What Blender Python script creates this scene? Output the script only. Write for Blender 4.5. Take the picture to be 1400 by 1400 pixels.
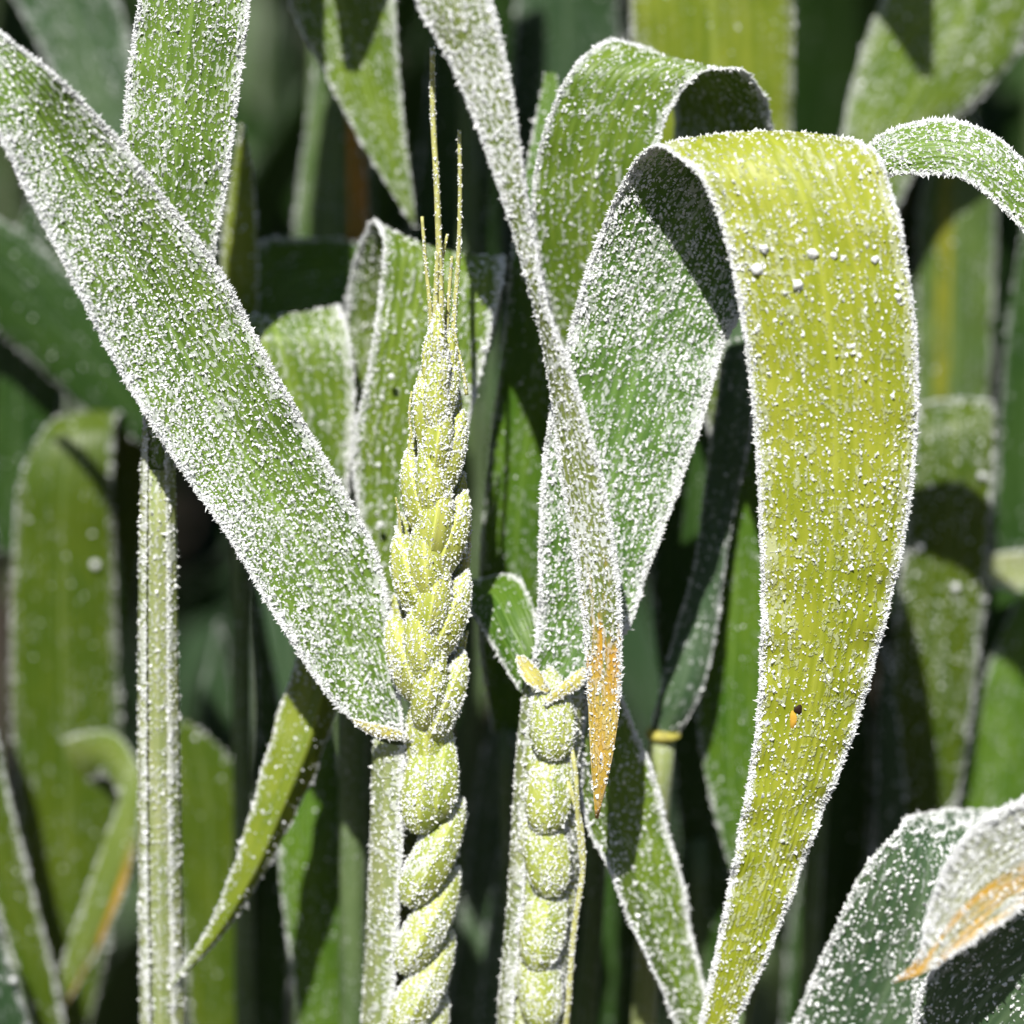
import bpy, math, random
import numpy as np
from mathutils import Vector

for o in list(bpy.data.objects):
    bpy.data.objects.remove(o, do_unlink=True)
SC = bpy.context.scene
COL = SC.collection

# ------------------------------------------------------------------ camera
PITCH = math.radians(12.0)      # looking slightly down into the crop
DIST = 0.45                     # metres to the plane in focus
MPP = 1.0e-4                    # metres per photo pixel (1400 px) at that distance
FOCUS = np.array([0.0, 0.0, 0.60])
FWD = np.array([0.0, math.cos(PITCH), -math.sin(PITCH)])
UPV = np.array([0.0, math.sin(PITCH), math.cos(PITCH)])
RGT = np.array([1.0, 0.0, 0.0])
CAM = FOCUS - FWD * DIST
cd = bpy.data.cameras.new("camera")
cam = bpy.data.objects.new("camera", cd)
COL.objects.link(cam)
cam.location = CAM
cam.rotation_euler = (math.radians(90) - PITCH, 0, 0)
cd.sensor_width = 36.0
cd.lens = 18.0 / (700 * MPP / DIST)
cd.clip_start = 0.01
cd.clip_end = 2000
cd.dof.use_dof = True
cd.dof.focus_distance = DIST - 0.004
cd.dof.aperture_fstop = 9.0
SC.camera = cam

# ------------------------------------------------------------------ world, sun, exposure
SUN_FROM = Vector((-0.13, -0.64, 0.77)).normalized()
w = bpy.data.worlds.new("World")
SC.world = w
w.use_nodes = True
nt = w.node_tree
bgn = nt.nodes["Background"]
sky = nt.nodes.new("ShaderNodeTexSky")
sky.sky_type = 'NISHITA'
sky.sun_disc = False
sky.sun_elevation = math.asin(SUN_FROM.z)
sky.sun_rotation = math.atan2(SUN_FROM.x, SUN_FROM.y)
nt.links.new(sky.outputs[0], bgn.inputs[0])
bgn.inputs[1].default_value = 0.05
sl = bpy.data.lights.new("sun", 'SUN')
sl.energy = 5.0
sl.angle = math.radians(0.5)
sl.color = (1.0, 0.96, 0.9)
sun = bpy.data.objects.new("sun", sl)
COL.objects.link(sun)
sun.location = (0.5, -1.5, 3)
sun.rotation_euler = SUN_FROM.to_track_quat('Z', 'Y').to_euler()
SC.view_settings.view_transform = 'Standard'
SC.view_settings.look = 'None'
SC.view_settings.exposure = 0.6
SC.view_settings.gamma = 1.0
SC.view_settings.use_curve_mapping = False
SC.cycles.max_bounces = 3
SC.cycles.diffuse_bounces = 2
SC.cycles.glossy_bounces = 2
SC.cycles.transmission_bounces = 4

rng = np.random.default_rng(7)


def W(px, py, d):
    """Photo pixel -> point on the upright plane d centimetres behind the focused stems."""
    k = MPP / DIST
    v = FWD + RGT * ((px - 700) * k) + UPV * ((700 - py) * k)
    t = (d * 0.01 - CAM[1]) / v[1]
    return CAM + v * t


# ------------------------------------------------------------------ materials
def N(nt, typ, **kw):
    n = nt.nodes.new(typ)
    for k, v in kw.items():
        setattr(n, k, v)
    return n


def math_node(nt, op, a, b=None, c=None, clamp=False):
    n = nt.nodes.new("ShaderNodeMath")
    n.operation = op
    n.use_clamp = clamp
    for i, v in enumerate((a, b, c)):
        if v is None:
            continue
        if isinstance(v, (int, float)):
            n.inputs[i].default_value = v
        else:
            nt.links.new(v, n.inputs[i])
    return n.outputs[0]


def smooth(nt, x, lo, hi):
    n = nt.nodes.new("ShaderNodeMapRange")
    n.interpolation_type = 'SMOOTHSTEP'
    nt.links.new(x, n.inputs[0])
    for i, v in ((1, lo), (2, hi)):
        if isinstance(v, (int, float)):
            n.inputs[i].default_value = v
        else:
            nt.links.new(v, n.inputs[i])
    return n.outputs[0]


def mixc(nt, f, a, b):
    n = nt.nodes.new("ShaderNodeMix")
    n.data_type = 'RGBA'
    if isinstance(f, (int, float)):
        n.inputs[0].default_value = f
    else:
        nt.links.new(f, n.inputs[0])
    for i, v in ((6, a), (7, b)):
        if isinstance(v, tuple):
            n.inputs[i].default_value = (*v, 1)
        else:
            nt.links.new(v, n.inputs[i])
    return n.outputs[2]


def noise(nt, vec, scale, detail=2.0, rough=0.5, sx=1.0, sy=1.0):
    m = nt.nodes.new("ShaderNodeMapping")
    m.inputs['Scale'].default_value = (sx, sy, 1)
    nt.links.new(vec, m.inputs[0])
    n = nt.nodes.new("ShaderNodeTexNoise")
    n.inputs['Scale'].default_value = scale
    n.inputs['Detail'].default_value = detail
    n.inputs['Roughness'].default_value = rough
    nt.links.new(m.outputs[0], n.inputs['Vector'])
    return n.outputs[0]


FROST_COL = (0.80, 0.83, 0.84)


def leaf_material(name, c1, c2, frost=0.4, veins=13, tip=None, margin=None, rib=0.35, trans=0.28, rough=0.42, grain=24.0, film=0.75):
    m = bpy.data.materials.new(name)
    m.use_nodes = True
    nt = m.node_tree
    nt.nodes.clear()
    out = N(nt, "ShaderNodeOutputMaterial")
    uvm = N(nt, "ShaderNodeUVMap", uv_map="metric").outputs[0]
    uvn = N(nt, "ShaderNodeUVMap", uv_map="unit").outputs[0]
    sep = N(nt, "ShaderNodeSeparateXYZ")
    nt.links.new(uvn, sep.inputs[0])
    u, v = sep.outputs[0], sep.outputs[1]
    oi = N(nt, "ShaderNodeObjectInfo")
    add = N(nt, "ShaderNodeVectorMath", operation='ADD')
    nt.links.new(uvm, add.inputs[0])
    comb = N(nt, "ShaderNodeCombineXYZ")
    nt.links.new(math_node(nt, 'MULTIPLY', oi.outputs['Random'], 53.0), comb.inputs[2])
    nt.links.new(comb.outputs[0], add.inputs[1])
    vec = add.outputs[0]
    # veins and mottling
    vn = math_node(nt, 'MULTIPLY_ADD', math_node(nt, 'SINE', math_node(nt, 'MULTIPLY', u, veins * 2 * math.pi)), 0.5, 0.5)
    patch = noise(nt, vec, 1.6, 5, 0.6, 1.0, 0.35)
    streak = noise(nt, vec, 9.0, 3, 0.6, 1.0, 0.12)
    f = math_node(nt, 'ADD', math_node(nt, 'MULTIPLY', smooth(nt, patch, 0.3, 0.7), 0.5),
                  math_node(nt, 'ADD', math_node(nt, 'MULTIPLY', vn, 0.22), math_node(nt, 'MULTIPLY', smooth(nt, streak, 0.35, 0.68), 0.35)), clamp=True)
    col = mixc(nt, f, c1, c2)
    ribm = math_node(nt, 'SUBTRACT', 1.0, smooth(nt, math_node(nt, 'ABSOLUTE', math_node(nt, 'SUBTRACT', u, 0.5)), 0.008, 0.028))
    pale = tuple(min(1, x * 1.5 + 0.06) for x in c2)
    col = mixc(nt, math_node(nt, 'MULTIPLY', ribm, rib), col, pale)
    bares = []
    if margin:
        mcol, u0, u1 = margin[:3]
        mm = math_node(nt, 'MULTIPLY', smooth(nt, u, u0, u0 + 0.06), math_node(nt, 'SUBTRACT', 1.0, smooth(nt, u, u1, u1 + 0.06)))
        mm = math_node(nt, 'MULTIPLY', mm, smooth(nt, streak, 0.30, 0.6))
        if len(margin) > 3:
            mm = math_node(nt, 'MULTIPLY', mm, smooth(nt, v, margin[3], margin[3] + 0.12))
        col = mixc(nt, mm, col, mcol)
        bares.append(mm)
    if tip:
        tcol, v0 = tip
        vv = math_node(nt, 'ADD', v, math_node(nt, 'MULTIPLY', math_node(nt, 'SUBTRACT', streak, 0.5), 0.22))
        tm = smooth(nt, vv, v0 - 0.015, v0 + 0.035)
        tcol = mixc(nt, smooth(nt, patch, 0.45, 0.75), tcol, (0.60, 0.48, 0.10))
        col = mixc(nt, tm, col, tcol)
        bares.append(tm)
    # thin rime film between the crystals
    fine = noise(nt, vec, grain, 2.5, 0.6, 1.0, 0.5)
    edge = smooth(nt, math_node(nt, 'ABSOLUTE', math_node(nt, 'SUBTRACT', u, 0.5)), 0.36, 0.5)
    big = noise(nt, vec, 2.3, 3, 0.55, 1.0, 0.5)
    thr = math_node(nt, 'SUBTRACT', 0.72 - 0.3 * frost,
                    math_node(nt, 'ADD', math_node(nt, 'MULTIPLY', edge, 0.16),
                              math_node(nt, 'ADD', math_node(nt, 'MULTIPLY', vn, 0.06), math_node(nt, 'MULTIPLY', math_node(nt, 'SUBTRACT', big, 0.5), 0.35))))
    fm = smooth(nt, fine, thr, math_node(nt, 'ADD', thr, 0.12))
    fmix = math_node(nt, 'MULTIPLY', fm, film)
    for bare in bares:
        fmix = math_node(nt, 'MULTIPLY', fmix, math_node(nt, 'SUBTRACT', 1.0, math_node(nt, 'MULTIPLY', bare, 0.75)))
    colf = mixc(nt, fmix, col, FROST_COL)
    bs = N(nt, "ShaderNodeBsdfPrincipled")
    nt.links.new(colf, bs.inputs['Base Color'])
    nt.links.new(math_node(nt, 'MULTIPLY_ADD', fm, 0.3, rough), bs.inputs['Roughness'])
    bs.inputs['Specular IOR Level'].default_value = 0.35
    tr = N(nt, "ShaderNodeBsdfTranslucent")
    nt.links.new(mixc(nt, 0.45, colf, tuple(min(1, x * 1.6) for x in (c2[0], c2[1], c2[2] * 0.4))), tr.inputs[0])
    mx = N(nt, "ShaderNodeMixShader")
    mx.inputs[0].default_value = trans
    nt.links.new(bs.outputs[0], mx.inputs[1])
    nt.links.new(tr.outputs[0], mx.inputs[2])
    bump = N(nt, "ShaderNodeBump")
    bump.inputs['Strength'].default_value = 0.55
    bump.inputs['Distance'].default_value = 0.0003
    nt.links.new(math_node(nt, 'ADD', math_node(nt, 'MULTIPLY', vn, 0.35), math_node(nt, 'ADD', fm, math_node(nt, 'MULTIPLY', streak, 0.5))), bump.inputs['Height'])
    for s in (bs, tr):
        nt.links.new(bump.outputs[0], s.inputs['Normal'])
    nt.links.new(mx.outputs[0], out.inputs[0])
    return m


def simple_material(name, col, rough=0.6, trans=0.0, spec=0.4, var=0.0, scale=400.0):
    m = bpy.data.materials.new(name)
    m.use_nodes = True
    nt = m.node_tree
    bs = nt.nodes["Principled BSDF"]
    out = nt.nodes["Material Output"]
    bs.inputs['Roughness'].default_value = rough
    bs.inputs['Specular IOR Level'].default_value = spec
    tc = N(nt, "ShaderNodeTexCoord")
    n = noise(nt, tc.outputs['Object'], scale, 3, 0.6)
    c = mixc(nt, smooth(nt, n, 0.3, 0.7), tuple(x * (1 - var) for x in col), tuple(min(1, x * (1 + var)) for x in col))
    nt.links.new(c, bs.inputs['Base Color'])
    if trans:
        tr = N(nt, "ShaderNodeBsdfTranslucent")
        nt.links.new(c, tr.inputs[0])
        mx = N(nt, "ShaderNodeMixShader")
        mx.inputs[0].default_value = trans
        nt.links.new(bs.outputs[0], mx.inputs[1])
        nt.links.new(tr.outputs[0], mx.inputs[2])
        nt.links.new(mx.outputs[0], out.inputs[0])
    return m


M = {}
M['frost'] = simple_material("rime_ice", (0.86, 0.88, 0.88), 0.35, 0.3, 0.5, 0.04)
_fn = M['frost'].node_tree
_fn.nodes.remove([q for q in _fn.nodes if q.type == 'TEX_NOISE'][0])
M['ice_drop'] = simple_material("ice_drop", (0.88, 0.90, 0.90), 0.08, 0.45, 0.8, 0.03)
M['flag'] = leaf_material("leaf_grey_green", (0.075, 0.15, 0.018), (0.20, 0.32, 0.05), 0.60, grain=24, film=0.6)
M['flag2'] = leaf_material("leaf_grey_green_inner", (0.05, 0.125, 0.02), (0.15, 0.27, 0.05), 0.55, grain=24, film=0.6)
M['arch'] = leaf_material("leaf_lime", (0.25, 0.31, 0.012), (0.42, 0.45, 0.05), 0.55, trans=0.3, grain=17, rib=0.2, film=0.27)
M['hang'] = leaf_material("leaf_orange_tip", (0.11, 0.17, 0.03), (0.24, 0.28, 0.08), 0.75, 8, tip=((0.62, 0.34, 0.03), 0.885))
M['fresh'] = leaf_material("leaf_fresh_green", (0.075, 0.15, 0.012), (0.20, 0.29, 0.035), 0.50, grain=16, film=0.4)
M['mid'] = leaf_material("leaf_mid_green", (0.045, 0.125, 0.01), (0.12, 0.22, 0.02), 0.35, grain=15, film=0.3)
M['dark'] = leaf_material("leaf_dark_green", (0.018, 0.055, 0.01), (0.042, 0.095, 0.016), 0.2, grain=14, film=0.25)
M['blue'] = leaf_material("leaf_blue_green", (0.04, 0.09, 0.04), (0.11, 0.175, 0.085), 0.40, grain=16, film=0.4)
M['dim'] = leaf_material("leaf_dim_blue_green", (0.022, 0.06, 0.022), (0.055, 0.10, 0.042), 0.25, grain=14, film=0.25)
M['olive'] = leaf_material("leaf_olive", (0.042, 0.088, 0.005), (0.095, 0.14, 0.01), 0.25, trans=0.25, grain=14, film=0.25)
M['lime'] = leaf_material("leaf_yellow_green", (0.12, 0.19, 0.01), (0.25, 0.30, 0.03), 0.3, trans=0.3, film=0.35)
M['pale'] = leaf_material("leaf_pale_sheath", (0.24, 0.31, 0.10), (0.42, 0.46, 0.20), 0.55, 9, grain=22, film=0.6)
M['orange_tip'] = leaf_material("leaf_tip_orange", (0.09, 0.16, 0.02), (0.20, 0.26, 0.05), 0.3, margin=((0.62, 0.36, 0.05), -0.1, 0.22, 0.68), film=0.3)
M['orange_low'] = leaf_material("leaf_margin_orange", (0.24, 0.28, 0.15), (0.40, 0.42, 0.25), 0.8, margin=((0.66, 0.38, 0.04), 0.58, 1.1), tip=((0.66, 0.36, 0.05), 0.93))
M['stripe'] = leaf_material("leaf_yellow_stripe", (0.05, 0.11, 0.02), (0.13, 0.20, 0.05), 0.3, margin=((0.26, 0.27, 0.02), 0.22, 0.42), film=0.3)
M['rust'] = leaf_material("leaf_rust_margin", (0.06, 0.12, 0.03), (0.15, 0.22, 0.08), 0.3, margin=((0.55, 0.24, 0.02), 0.70, 1.1), film=0.3)
M['spike'] = leaf_material("spikelet_green", (0.30, 0.37, 0.04), (0.55, 0.57, 0.13), 0.45, 7, rib=0.4, trans=0.2, grain=28, film=0.6)
M['egg'] = leaf_material("spikelet_pale", (0.25, 0.33, 0.04), (0.48, 0.52, 0.12), 0.55, 6, rib=0.1, trans=0.2, grain=24, film=0.6)
M['stem'] = leaf_material("stem_green", (0.06, 0.11, 0.035), (0.14, 0.20, 0.08), 0.35, 10, trans=0.1, film=0.4)
M['auricle'] = leaf_material("auricle_yellow", (0.45, 0.42, 0.06), (0.62, 0.56, 0.20), 0.5, 2, trans=0.3, rib=0.0)
M['collar'] = simple_material("collar_yellow", (0.50, 0.46, 0.10), 0.5, 0.3, 0.4, 0.25, 900)
M['awn'] = simple_material("awn_straw", (0.55, 0.55, 0.20), 0.5, 0.25, 0.4, 0.2, 700)
M['spot_dark'] = simple_material("spot_brown", (0.03, 0.015, 0.008), 0.7, 0, 0.2, 0.2)
M['spot_orange'] = simple_material("spot_orange", (0.55, 0.33, 0.04), 0.6, 0, 0.2, 0.2)


# ------------------------------------------------------------------ mesh helpers
def mesh_from(name, verts, faces, mat, smooth_=True, uvs=None):
    """faces: int array (n, 3 or 4). uvs: dict name -> per-vertex (n,2)."""
    verts = np.asarray(verts, dtype=np.float32)
    faces = np.asarray(faces, dtype=np.int32)
    me = bpy.data.meshes.new(name)
    nv, nf, k = len(verts), len(faces), faces.shape[1]
    me.vertices.add(nv)
    me.vertices.foreach_set("co", verts.ravel())
    me.loops.add(nf * k)
    me.loops.foreach_set("vertex_index", faces.ravel())
    me.polygons.add(nf)
    me.polygons.foreach_set("loop_start", np.arange(0, nf * k, k, dtype=np.int32))
    me.polygons.foreach_set("use_smooth", np.full(nf, smooth_, dtype=bool))
    if uvs:
        for un, arr in uvs.items():
            lay = me.uv_layers.new(name=un)
            lay.data.foreach_set("uv", np.asarray(arr, dtype=np.float32)[faces.ravel()].ravel())
    me.update(calc_edges=True)
    me.validate()
    me.materials.append(mat)
    return me


def link(name, me, parent, kind=None):
    o = bpy.data.objects.new(name, me)
    COL.objects.link(o)
    if parent is not None:
        o.parent = parent
    if kind:
        o["kind"] = kind
    return o


def thing(name, loc, label, cat, group=None):
    e = bpy.data.objects.new(name, None)
    e.empty_display_size = 0.02
    COL.objects.link(e)
    e.location = loc
    e["label"] = label
    e["category"] = cat
    if group:
        e["group"] = group
    return e


def origin(o):
    p = np.zeros(3)
    while o is not None:
        p += np.array(o.location)
        o = o.parent
    return p


def spline(S, n):
    """Smooth interpolation of rows of S (stations) at n+1 even parameters along the length."""
    S = np.asarray(S, float)
    mid = (S[:, 0:3] + S[:, 3:6]) / 2
    step = np.linalg.norm(np.diff(mid, axis=0), axis=1) + 1e-6
    t = np.concatenate([[0], np.cumsum(step)])
    d = np.empty_like(S)
    h = np.diff(t)[:, None]
    sl_ = np.diff(S, axis=0) / h
    d[1:-1] = (sl_[:-1] * h[1:] + sl_[1:] * h[:-1]) / (h[1:] + h[:-1])
    d[0], d[-1] = sl_[0], sl_[-1]
    x = np.linspace(0, t[-1], n + 1)
    i = np.clip(np.searchsorted(t, x, side='right') - 1, 0, len(h) - 1)
    hh = h[i]
    s = ((x - t[i]) / hh[:, 0])[:, None]
    return ((2 * s**3 - 3 * s**2 + 1) * S[i] + (s**3 - 2 * s**2 + s) * hh * d[i]
            + (-2 * s**3 + 3 * s**2) * S[i + 1] + (s**3 - s**2) * hh * d[i + 1]), x


def grid_normals(P):
    du = np.gradient(P, axis=1)
    dv = np.gradient(P, axis=0)
    n = np.cross(du, dv)
    return n / (np.linalg.norm(n, axis=2, keepdims=True) + 1e-12)


def grid_faces(a, b, off=0, flip=False):
    i, j = np.meshgrid(np.arange(a - 1), np.arange(b - 1), indexing='ij')
    q = np.stack([i * b + j, i * b + j + 1, (i + 1) * b + j + 1, (i + 1) * b + j], -1).reshape(-1, 4) + off
    return q[:, ::-1] if flip else q


def sheet(P, base, name, mat, parent, th=0.00012, mat2=None):
    """A thin closed blade from a grid of points: two skins and a rim."""
    a, b = P.shape[:2]
    Nn = grid_normals(P)
    u = np.linspace(0, 1, b)
    prof = (1 - np.abs(2 * u - 1) ** 6) * 0.85 + 0.15
    T = P + Nn * (th * prof)[None, :, None]
    B = P - Nn * (th * prof)[None, :, None]
    V = np.concatenate([T.reshape(-1, 3), B.reshape(-1, 3)]) - base
    o = a * b
    F = [grid_faces(a, b), grid_faces(a, b, o, True)]
    r = np.arange(a - 1)
    F.append(np.stack([r * b, (r + 1) * b, (r + 1) * b + o, r * b + o], -1))
    e = b - 1
    F.append(np.stack([r * b + e + o, (r + 1) * b + e + o, (r + 1) * b + e, r * b + e], -1))
    c = np.arange(b - 1)
    F.append(np.stack([c + o, c + 1 + o, c + 1, c], -1))
    l = (a - 1) * b
    F.append(np.stack([l + c, l + c + 1, l + c + 1 + o, l + c + o], -1))
    wid = np.linalg.norm(P[:, -1] - P[:, 0], axis=1)
    mid = P[:, b // 2]
    s = np.concatenate([[0], np.cumsum(np.linalg.norm(np.diff(mid, axis=0), axis=1))])
    met = np.stack([(u[None] - 0.5) * wid[:, None] * 100, np.repeat(s[:, None], b, 1) * 100], -1).reshape(-1, 2)
    uni = np.stack([np.repeat(u[None], a, 0), np.repeat((s / s[-1])[:, None], b, 1)], -1).reshape(-1, 2)
    me = mesh_from(name, V, np.concatenate(F), mat, True, {"metric": np.concatenate([met, met]), "unit": np.concatenate([uni, uni])})
    if mat2 is not None:
        me.materials.append(mat2)
        idx = np.zeros(len(me.polygons), dtype=np.int32)
        k = (a - 1) * (b - 1)
        idx[k:2 * k] = 1
        me.polygons.foreach_set('material_index', idx)
    return link(name, me, parent)


def crystals(name, parent, base, P, D, T, r, h, mat=None):
    """Frost crystals: little leaning four-sided spikes. P points, D growth direction, T tangent."""
    n = len(P)
    if n == 0:
        return None
    T = T - D * np.sum(T * D, 1, keepdims=True)
    T /= np.linalg.norm(T, axis=1, keepdims=True) + 1e-9
    B = np.cross(D, T)
    a0 = rng.uniform(0, 6.283, n)
    st = rng.uniform(0.7, 1.6, n)
    V = np.empty((n, 5, 3))
    for k in range(4):
        a = a0 + k * math.pi / 2 + rng.normal(0, 0.25, n)
        rr = r * rng.uniform(0.6, 1.25, n)
        V[:, k] = P - D * (0.15 * h)[:, None] + T * (np.cos(a) * rr * st)[:, None] + B * (np.sin(a) * rr)[:, None]
    lean = rng.normal(0, 0.55, (n, 2)) * r[:, None]
    V[:, 4] = P + D * h[:, None] + T * lean[:, :1] + B * lean[:, 1:]
    idx = (np.arange(n) * 5)[:, None]
    tri = np.array([[0, 1, 4], [1, 2, 4], [2, 3, 4], [3, 0, 4]])
    F = (idx[:, None, :] + tri[None]).reshape(-1, 3)
    me = mesh_from(name, V.reshape(-1, 3) - base, F, mat or M['frost'], False)
    return link(name, me, parent, "stuff")


def lowfreq(p, seed):
    r = np.random.default_rng(seed)
    v = np.zeros(len(p))
    for _ in range(7):
        k = r.normal(0, 1, 3) * r.uniform(150, 700)
        v += np.sin(p @ k + r.uniform(0, 6.28))
    return v / 7 ** 0.5


def sample_grid(P, Nn, u, v):
    a, b = P.shape[:2]
    x, y = u * (b - 1), v * (a - 1)
    j = np.clip(x.astype(int), 0, b - 2)
    i = np.clip(y.astype(int), 0, a - 2)
    fx, fy = (x - j)[:, None], (y - i)[:, None]

    def lerp(A):
        return (A[i, j] * (1 - fx) + A[i, j + 1] * fx) * (1 - fy) + (A[i + 1, j] * (1 - fx) + A[i + 1, j + 1] * fx) * fy
    p, n = lerp(P), lerp(Nn)
    t = P[i + 1, j] - P[i, j]
    n /= np.linalg.norm(n, axis=1, keepdims=True) + 1e-12
    t /= np.linalg.norm(t, axis=1, keepdims=True) + 1e-12
    return p, n, t


def area_sample(P, n):
    """random (u, v) spread evenly over the area of the grid"""
    du = np.linalg.norm(P[:-1, 1:] - P[:-1, :-1], axis=2)
    dv = np.linalg.norm(P[1:, :-1] - P[:-1, :-1], axis=2)
    A = (du * dv).ravel()
    tot = A.sum()
    c = np.searchsorted(np.cumsum(A) / tot, rng.random(n))
    c = np.clip(c, 0, len(A) - 1)
    b1 = P.shape[1] - 1
    i, j = c // b1, c % b1
    return (j + rng.random(n)) / b1, (i + rng.random(n)) / (P.shape[0] - 1)


def grid_area(P):
    du = np.linalg.norm(P[:-1, 1:] - P[:-1, :-1], axis=2)
    dv = np.linalg.norm(P[1:, :-1] - P[:-1, :-1], axis=2)
    return float((du * dv).sum())


def frost_on(P, parent, base, dens=1.0, size=1.0, edge=1.0, veins=13, sides=(1, -1), seed=1, v0=0.0, v1=1.0, edge_v=(0.0, 1.0), th=0.00012, u1=1.0, bias=0.0, rib=0.018):
    """Hoar frost over a blade: grains in rows along the veins and a fringe of needles on both margins.
    dens is about grains per square 0.6 mm."""
    Nn = grid_normals(P)
    area = grid_area(P)
    Ps, Ds, Ts, Rs, Hs = [], [], [], [], []
    for sd in sides:
        dn = dens if isinstance(dens, (int, float)) else dens[0 if sd > 0 else 1]
        n = int(area / (0.00060 ** 2) * dn * 1.7)
        u, v = area_sample(P, n)
        uq = (np.floor(u * veins * 2) + 0.5) / (veins * 2) + rng.normal(0, 0.10 / veins, n)
        u = np.where(rng.random(n) < 0.78, np.clip(uq, 0, 1), u)
        p, nn, t = sample_grid(P, Nn, u, v)
        nn = nn * sd
        keep = 0.55 + 0.22 * lowfreq(p, seed) + 0.25 * np.clip(nn[:, 2], -0.4, 1) + 0.35 * (np.abs(u - 0.5) > 0.42)
        keep = keep * (1 + bias * (0.5 - u) * 2) * np.where(np.abs(u - 0.5) < rib, 0.15, 1.0)
        ok = (rng.random(n) < keep) & ((v <= v1) | (rng.random(n) < 0.4)) & ((u <= u1) | (rng.random(n) < 0.3))
        p, nn, t = p[ok], nn[ok], t[ok]
        k = len(p)
        r = size * 0.00017 * np.clip(rng.lognormal(0, 0.35, k), 0.4, 2.0)
        Ps.append(p + nn * th * 0.8)
        Ds.append(nn + rng.normal(0, 0.25, (k, 3)))
        Ts.append(t)
        Rs.append(r)
        Hs.append(r * rng.uniform(0.7, 1.9, k))
    if edge > 0:
        for e in (0, P.shape[1] - 1):
            E, I = P[:, e], P[:, 1 if e == 0 else -2]
            L = np.linalg.norm(np.diff(E, axis=0), axis=1)
            n = int(L.sum() / 0.000055 * edge)
            c = np.searchsorted(np.cumsum(L) / L.sum(), rng.random(n)).clip(0, len(L) - 1)
            f = rng.random(n)[:, None]
            vv = (c + f[:, 0]) / len(L)
            ok = (vv >= edge_v[0]) & (vv <= edge_v[1])
            c, f = c[ok], f[ok]
            n = len(c)
            p = E[c] * (1 - f) + E[c + 1] * f
            outw = E[c] - I[c]
            outw /= np.linalg.norm(outw, axis=1, keepdims=True) + 1e-12
            nn = Nn[c, e]
            t = (E[c + 1] - E[c]) / (L[c][:, None] + 1e-12)
            back = np.abs(rng.normal(0, 0.00042, n))
            p = p - outw * back[:, None]
            ang = rng.normal(0, 0.9, n)[:, None]
            D = outw * np.cos(ang) + nn * np.sin(ang) + t * rng.normal(0, 0.35, (n, 1)) + np.array([0, 0, 0.25])
            r = (0.7 + 0.3 * size) * 0.00014 * np.clip(rng.lognormal(0, 0.3, n), 0.5, 1.8)
            Ps.append(p)
            Ds.append(D)
            Ts.append(t)
            Rs.append(r)
            Hs.append(r * np.clip(rng.lognormal(0.6, 0.4, n), 0.6, 4.0))
    P_, D_, T_ = np.concatenate(Ps), np.concatenate(Ds), np.concatenate(Ts)
    D_ /= np.linalg.norm(D_, axis=1, keepdims=True) + 1e-12
    return crystals("frost", parent, base, P_, D_, T_, np.concatenate(Rs), np.concatenate(Hs))


def blade_grid(st, cup=0.1, keel=0.0, veins=13, na=None, nb=None, ridge=0.00004, wave=0.00025, seed=0, hi=True):
    """Grid of a leaf from stations (xl, yl, xr, yr, d) or (xl, yl, dl, xr, yr, dr): margins in photo pixels, depth in cm."""
    S = []
    for s in st:
        if len(s) == 5:
            l, r = W(s[0], s[1], s[4]), W(s[2], s[3], s[4])
        else:
            l, r = W(s[0], s[1], s[2]), W(s[3], s[4], s[5])
        S.append(np.concatenate([l, r]))
    return grid_from_margins(S, cup, keel, veins, na, nb, ridge, wave, seed, hi)


def grid_from_margins(S, cup=0.1, keel=0.0, veins=13, na=None, nb=None, ridge=0.00004, wave=0.00025, seed=0, hi=True):
    nb = nb or (veins * 4 + 1 if hi else 13)
    na = na or (150 if hi else 48)
    Q, x = spline(S, na)
    u = np.linspace(0, 1, nb)
    P = Q[:, None, 0:3] * (1 - u)[None, :, None] + Q[:, None, 3:6] * u[None, :, None]
    Nn = grid_normals(P)
    Nm = Nn.mean(axis=1, keepdims=True)
    Nm /= np.linalg.norm(Nm, axis=2, keepdims=True) + 1e-12
    wid = np.linalg.norm(Q[:, 3:6] - Q[:, 0:3], axis=1)
    c = 1 - (2 * u - 1) ** 2
    kk = 1 - np.sqrt((2 * u - 1) ** 2 + 0.0012)
    off = wid[:, None] * (cup * c + keel * kk)[None]
    r = np.random.default_rng(seed + 11)
    for _ in range(4):
        f = r.uniform(200, 900)
        ph = r.uniform(0, 6.28, 2)
        off += wave * 0.5 * np.sin(x[:, None] * f + ph[0] + (u[None] > 0.5) * 2.0) * np.abs(2 * u - 1)[None] ** 1.5 * np.minimum(1, wid / 0.01)[:, None]
    if hi:
        off += ridge * np.cos(u * veins * 2 * math.pi)[None] * np.minimum(1, wid / 0.006)[:, None]
    return P + Nm * off[:, :, None]


def tube_grid(C, R, sides=12):
    """grid (closed in u) round a polyline C with radii R"""
    C = np.asarray(C, float)
    T = np.gradient(C, axis=0)
    T /= np.linalg.norm(T, axis=1, keepdims=True)
    X = np.cross(T, np.array([0.0, 1.0, 0.05]))
    X /= np.linalg.norm(X, axis=1, keepdims=True)
    Y = np.cross(T, X)
    a = np.linspace(0, 2 * math.pi, sides + 1)
    return C[:, None] + (X[:, None] * np.cos(a)[None, :, None] + Y[:, None] * np.sin(a)[None, :, None]) * np.asarray(R)[:, None, None]


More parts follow.
